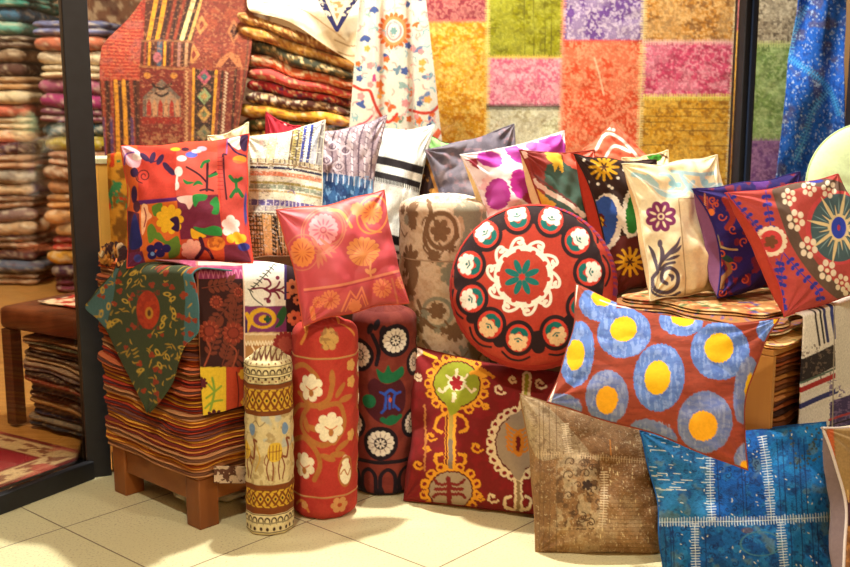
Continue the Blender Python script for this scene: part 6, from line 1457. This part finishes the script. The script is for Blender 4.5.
def p_ws(c):
    og = (226, 112, 50); bl = (70, 92, 156); pk = (232, 150, 150); rd = (206, 60, 44); gn = (150, 176, 170)
    c.mot((226, 220, 206), 9, .55, 3, .6)
    x0, y0 = 394, 31
    c.pet(x0, y0, 9, 17, 18, 4.4, og, ry=1.15); c.ell(x0, y0, 12, 14.5, (234, 150, 90)); c.ell(x0, y0, 9, 11.5, (242, 230, 220)); c.ring(x0, y0, 7, 9, 1.8, pk); c.flo(x0, y0, 4.5, 6, (120, 160, 160), .4)
    rn = random.Random(4)
    for (x, y, r, col) in ((374, 8, 5, bl), (365, 37, 5.5, bl), (407, 6, 4, bl), (377, 28, 3, gn), (385, 55, 4.5, bl), (378, 70, 4, bl), (374, 78, 3.4, (200, 70, 130)), (360, 70, 4, bl), (361, 105, 5, bl), (386, 68, 3, og), (418, 50, 5, (110, 130, 170)), (398, 70, 4.5, (110, 140, 160)), (428, 78, 5, (110, 130, 170)), (426, 98, 6, (110, 130, 170)), (404, 85, 5, gn), (380, 92, 4.5, (236, 140, 60)), (390, 106, 5.5, (226, 100, 50)), (402, 118, 5, (120, 150, 130)), (416, 24, 3.5, og), (364, 58, 3, pk), (412, 92, 4, og), (368, 15, 3, gn), (430, 120, 4, bl), (436, 60, 4, bl), (400, -10, 5, og), (420, 0, 4, bl)):
        for q in range(3): t = rn.uniform(0, 6); c.ell(x + math.cos(t) * r * .4, y + math.sin(t) * r * .4, r * .8, r * .42, col, rot=t)
    for k in range(110): x = rn.uniform(352, 438); y = rn.uniform(-10, 128); t = rn.uniform(0, 6); c.line([(x, y), (x + 3 * math.cos(t), y + 3 * math.sin(t)), (x + 6 * math.cos(t + .6), y + 6 * math.sin(t + .6))], 1.5, (150, 190, 196) if k % 2 else (236, 170, 160))
    for k in range(26): x = rn.uniform(352, 438); y = rn.uniform(45, 128); c.flo(x, y, rn.uniform(2.5, 4.5), 5, rn.choice([og, bl, pk, gn, (236, 170, 80)]), .4)
    c.line([(354, 86), (362, 90), (370, 91), (374, 102), (380, 114), (387, 122), (393, 119), (397, 114)], 3, rd); c.line([(410, 110), (422, 113), (432, 112), (438, 106)], 3, rd); c.line([(405, 115), (414, 90), (408, 70)], 1, pk); c.line([(352, 128), (366, 122), (372, 116)], 2, (226, 90, 110))
    for k in range(6): c.poly([(392 + k * 8, 136), (398 + k * 8, 128), (402 + k * 8, 132), (397 + k * 8, 140)], (226, 90, 50) if k % 2 else (236, 176, 60))
    c.line([(411, 0), (413, 60), (412, 120)], .8, (214, 200, 190), smooth=False)
rows = []
for t in np.linspace(0, 1, 6):
    rows.append([(*at(360 - 14 * t + (64 + 36 * t) * j / 8, -14 + 190 * t, 4.86 - .06 * t + .03 * math.sin(j * 2.3 + t)), 360 - 14 * t + (64 + 36 * t) * j / 8, -14 + 190 * t) for j in range(9)])
G = ctrl_patch(rows, 220, 220)
sheet('white_suzani', 'white cloth embroidered with orange sun and blue flowers, hanging between heap and patchwork rug', G[..., :3], G[..., 3:], p_ws, (238, 230, 214), rip=.006, seed=6, th=.004)

# ---- patchwork carpet on the back wall
def p_wall(c):
    def cell(x0, y0, x1, y1, base, sp, sd, th=.5, sc=2.0, a=.8, sp2=None, sy=None):
        c.rect(x0, y0, x1, y1, base); c.mot(sp, sc, th, sd, a, soft=.06, box=(x0, y0, x1, y1), sy=sy)
        if sp2 is not None: c.mot(sp2, sc * 1.4, .56, sd + 31, .8, soft=.06, box=(x0, y0, x1, y1), sy=sy)
        c.mot(sp, 14, .5, sd + 7, .35, box=(x0, y0, x1, y1))
    cell(380, -30, 485, 21, (150, 58, 70), (206, 130, 120), 1); cell(380, 21, 486, 300, (222, 158, 30), (240, 206, 110), 2, sp2=(196, 120, 20))
    cell(485, -30, 559, 57, (146, 142, 14), (172, 170, 60), 3, th=.58, sp2=(110, 104, 16)); cell(485, 57, 559, 106, (214, 100, 130), (240, 180, 186), 4, sy=2.2); cell(485, 106, 559, 300, (204, 196, 160), (226, 222, 196), 5, sp2=(160, 146, 110))
    cell(559, -30, 637, 41, (112, 72, 146), (216, 196, 216), 6, th=.54); cell(559, 41, 637, 300, (222, 80, 44), (244, 160, 120), 7)
    cell(637, -30, 727, 42, (196, 132, 52), (230, 184, 120), 8, sp2=(130, 84, 44)); cell(637, 42, 727, 97, (216, 74, 114), (240, 160, 176), 9, sp2=(170, 50, 84)); cell(637, 97, 728, 300, (214, 152, 28), (236, 190, 80), 10, sp2=(150, 96, 24))
    cell(727, -30, 830, 44, (150, 138, 116), (196, 186, 160), 11, sp2=(90, 78, 64)); cell(728, 44, 830, 141, (124, 152, 84), (170, 190, 130), 12, sp2=(96, 122, 66)); cell(728, 141, 830, 300, (104, 66, 120), (160, 120, 160), 13)
    rn = random.Random(2)
    for x in (521, 530, 541, 547): c.line([(x, -10), (x + 1, 55)], .7, (96, 90, 20), smooth=False)
    for y in (108, 116, 122, 130, 145): c.line([(640, y), (726, y + 1)], .7, (130, 90, 30), smooth=False)
    for P, col, h in (([(485, -20), (486, 60), (486, 220)], (236, 206, 120), 2.2), ([(559, -20), (559, 100), (559, 220)], (236, 150, 120), 2.2), ([(637, -20), (637, 60), (636, 220)], (240, 214, 150), 3), ([(727, -20), (727, 100), (727, 220)], (236, 232, 190), 3.6),
                      ([(485, 57), (559, 57)], (232, 196, 90), 1.6), ([(560, 41), (636, 41)], (224, 90, 80), 1.4), ([(637, 42), (727, 42)], (240, 190, 180), 2.4), ([(640, 97), (727, 97)], (240, 226, 110), 3), ([(728, 44), (830, 44)], (190, 200, 130), 3), ([(728, 141), (830, 141)], (150, 110, 160), 2.4), ([(420, 21), (485, 21)], (226, 120, 110), 1.6)):
        c.seam(P, col, h, 2.5, 1.1)
    c.seam([(486, 107), (558, 107)], (60, 54, 44), 2.6, 2, 1.2); c.line([(590, 58), (596, 78), (600, 95)], 1.2, (236, 206, 170))
xs = np.linspace(392, 815, 430); ys = np.linspace(-26, 250, 290); XX, YY = np.meshgrid(xs, ys)
p00 = at(392, -26, 5.14); p10 = at(815, -26, 5.14); p01 = at(392, 250, 5.14)
# vertical hanging: width and height measured at the carpet's distance
Wx0 = (392 - 425) / F * (5.14 * CP + .6 * SP); Wx1 = (815 - 425) / F * (5.14 * CP + .6 * SP)
zt = p00[2]; zb = p01[2]
u_ = (XX - 392) / (815 - 392)
zv = np.interp(YY[:, 0], ys, [at(500, y, 5.14)[2] for y in ys])
P = np.stack([Wx0 + (Wx1 - Wx0) * u_ + XX * 0, 5.14 + XX * 0 + .006 * np.sin(XX * .05) + .004 * vn(XX / 9, YY / 9, 3), zv[:, None] + XX * 0], -1)
sheet('patchwork_carpet', 'large patchwork carpet of yellow, green, pink, orange and purple squares hanging on the back wall', P, np.stack([XX, YY], -1), p_wall, (200, 150, 60), mat=M_PILE, th=.01, cat='carpet')

def p_bb(c): c.mot((196, 170, 140), 7, .5, 3, .8, soft=.04); c.mot((90, 56, 50), 9, .56, 9, .8, soft=.04)
A_, B_ = np.meshgrid(np.linspace(0, 1, 120), np.linspace(0, 1, 90))
sheet('brown_carpet', 'brown and beige speckled carpet hanging on the far wall above the lavender carpet', np.stack([-2.75 + 1.6 * A_, 8.27 + .01 * np.sin(A_ * 20), 2.9 - 1.9 * B_], -1), np.stack([A_ * 240, B_ * 280], -1), p_bb, (130, 92, 72), mat=M_PILE, th=.01, cat='carpet')
def p_br(c):
    c.mot((90, 80, 96), 12, .56, 3, .7, soft=.15); c.mot((40, 100, 200), 18, .5, 8, .8, soft=.15); c.mot((14, 50, 130), 3, .58, 11, .6, soft=.06); c.mot((176, 200, 230), 1.8, .68, 17, .8, soft=.04)
    c.seam([(806, 6), (794, 28), (789, 55)], (90, 170, 220), 4, 3, 1); c.seam([(789, 58), (812, 74), (830, 92), (841, 116)], (70, 160, 226), 3.2, 2.6, 1.1); c.seam([(826, 92), (812, 110), (806, 130), (796, 160)], (90, 170, 226), 3.6, 3, 1)
rows = []
for (L, R_, y, Y0) in ((800, 845, -24, 4.98), (797, 845, 10, 4.96), (789, 844, 55, 4.92), (786, 845, 95, 4.86), (781, 845, 135, 4.88), (775, 842, 185, 4.88), (772, 840, 240, 4.88)):
    rows.append([(*at(L + (R_ - L) * j / 4, y, Y0 + .03 * math.sin(j * 1.9 + y * .025)), L + (R_ - L) * j / 4, y) for j in range(5)])
G = ctrl_patch(rows, 150, 230)
sheet('blue_carpet', 'worn bright blue patchwork carpet hanging in folds at the upper right', G[..., :3], G[..., 3:], p_br, (28, 92, 190), mat=M_PILE, rip=.008, seed=2, th=.008, cat='carpet')
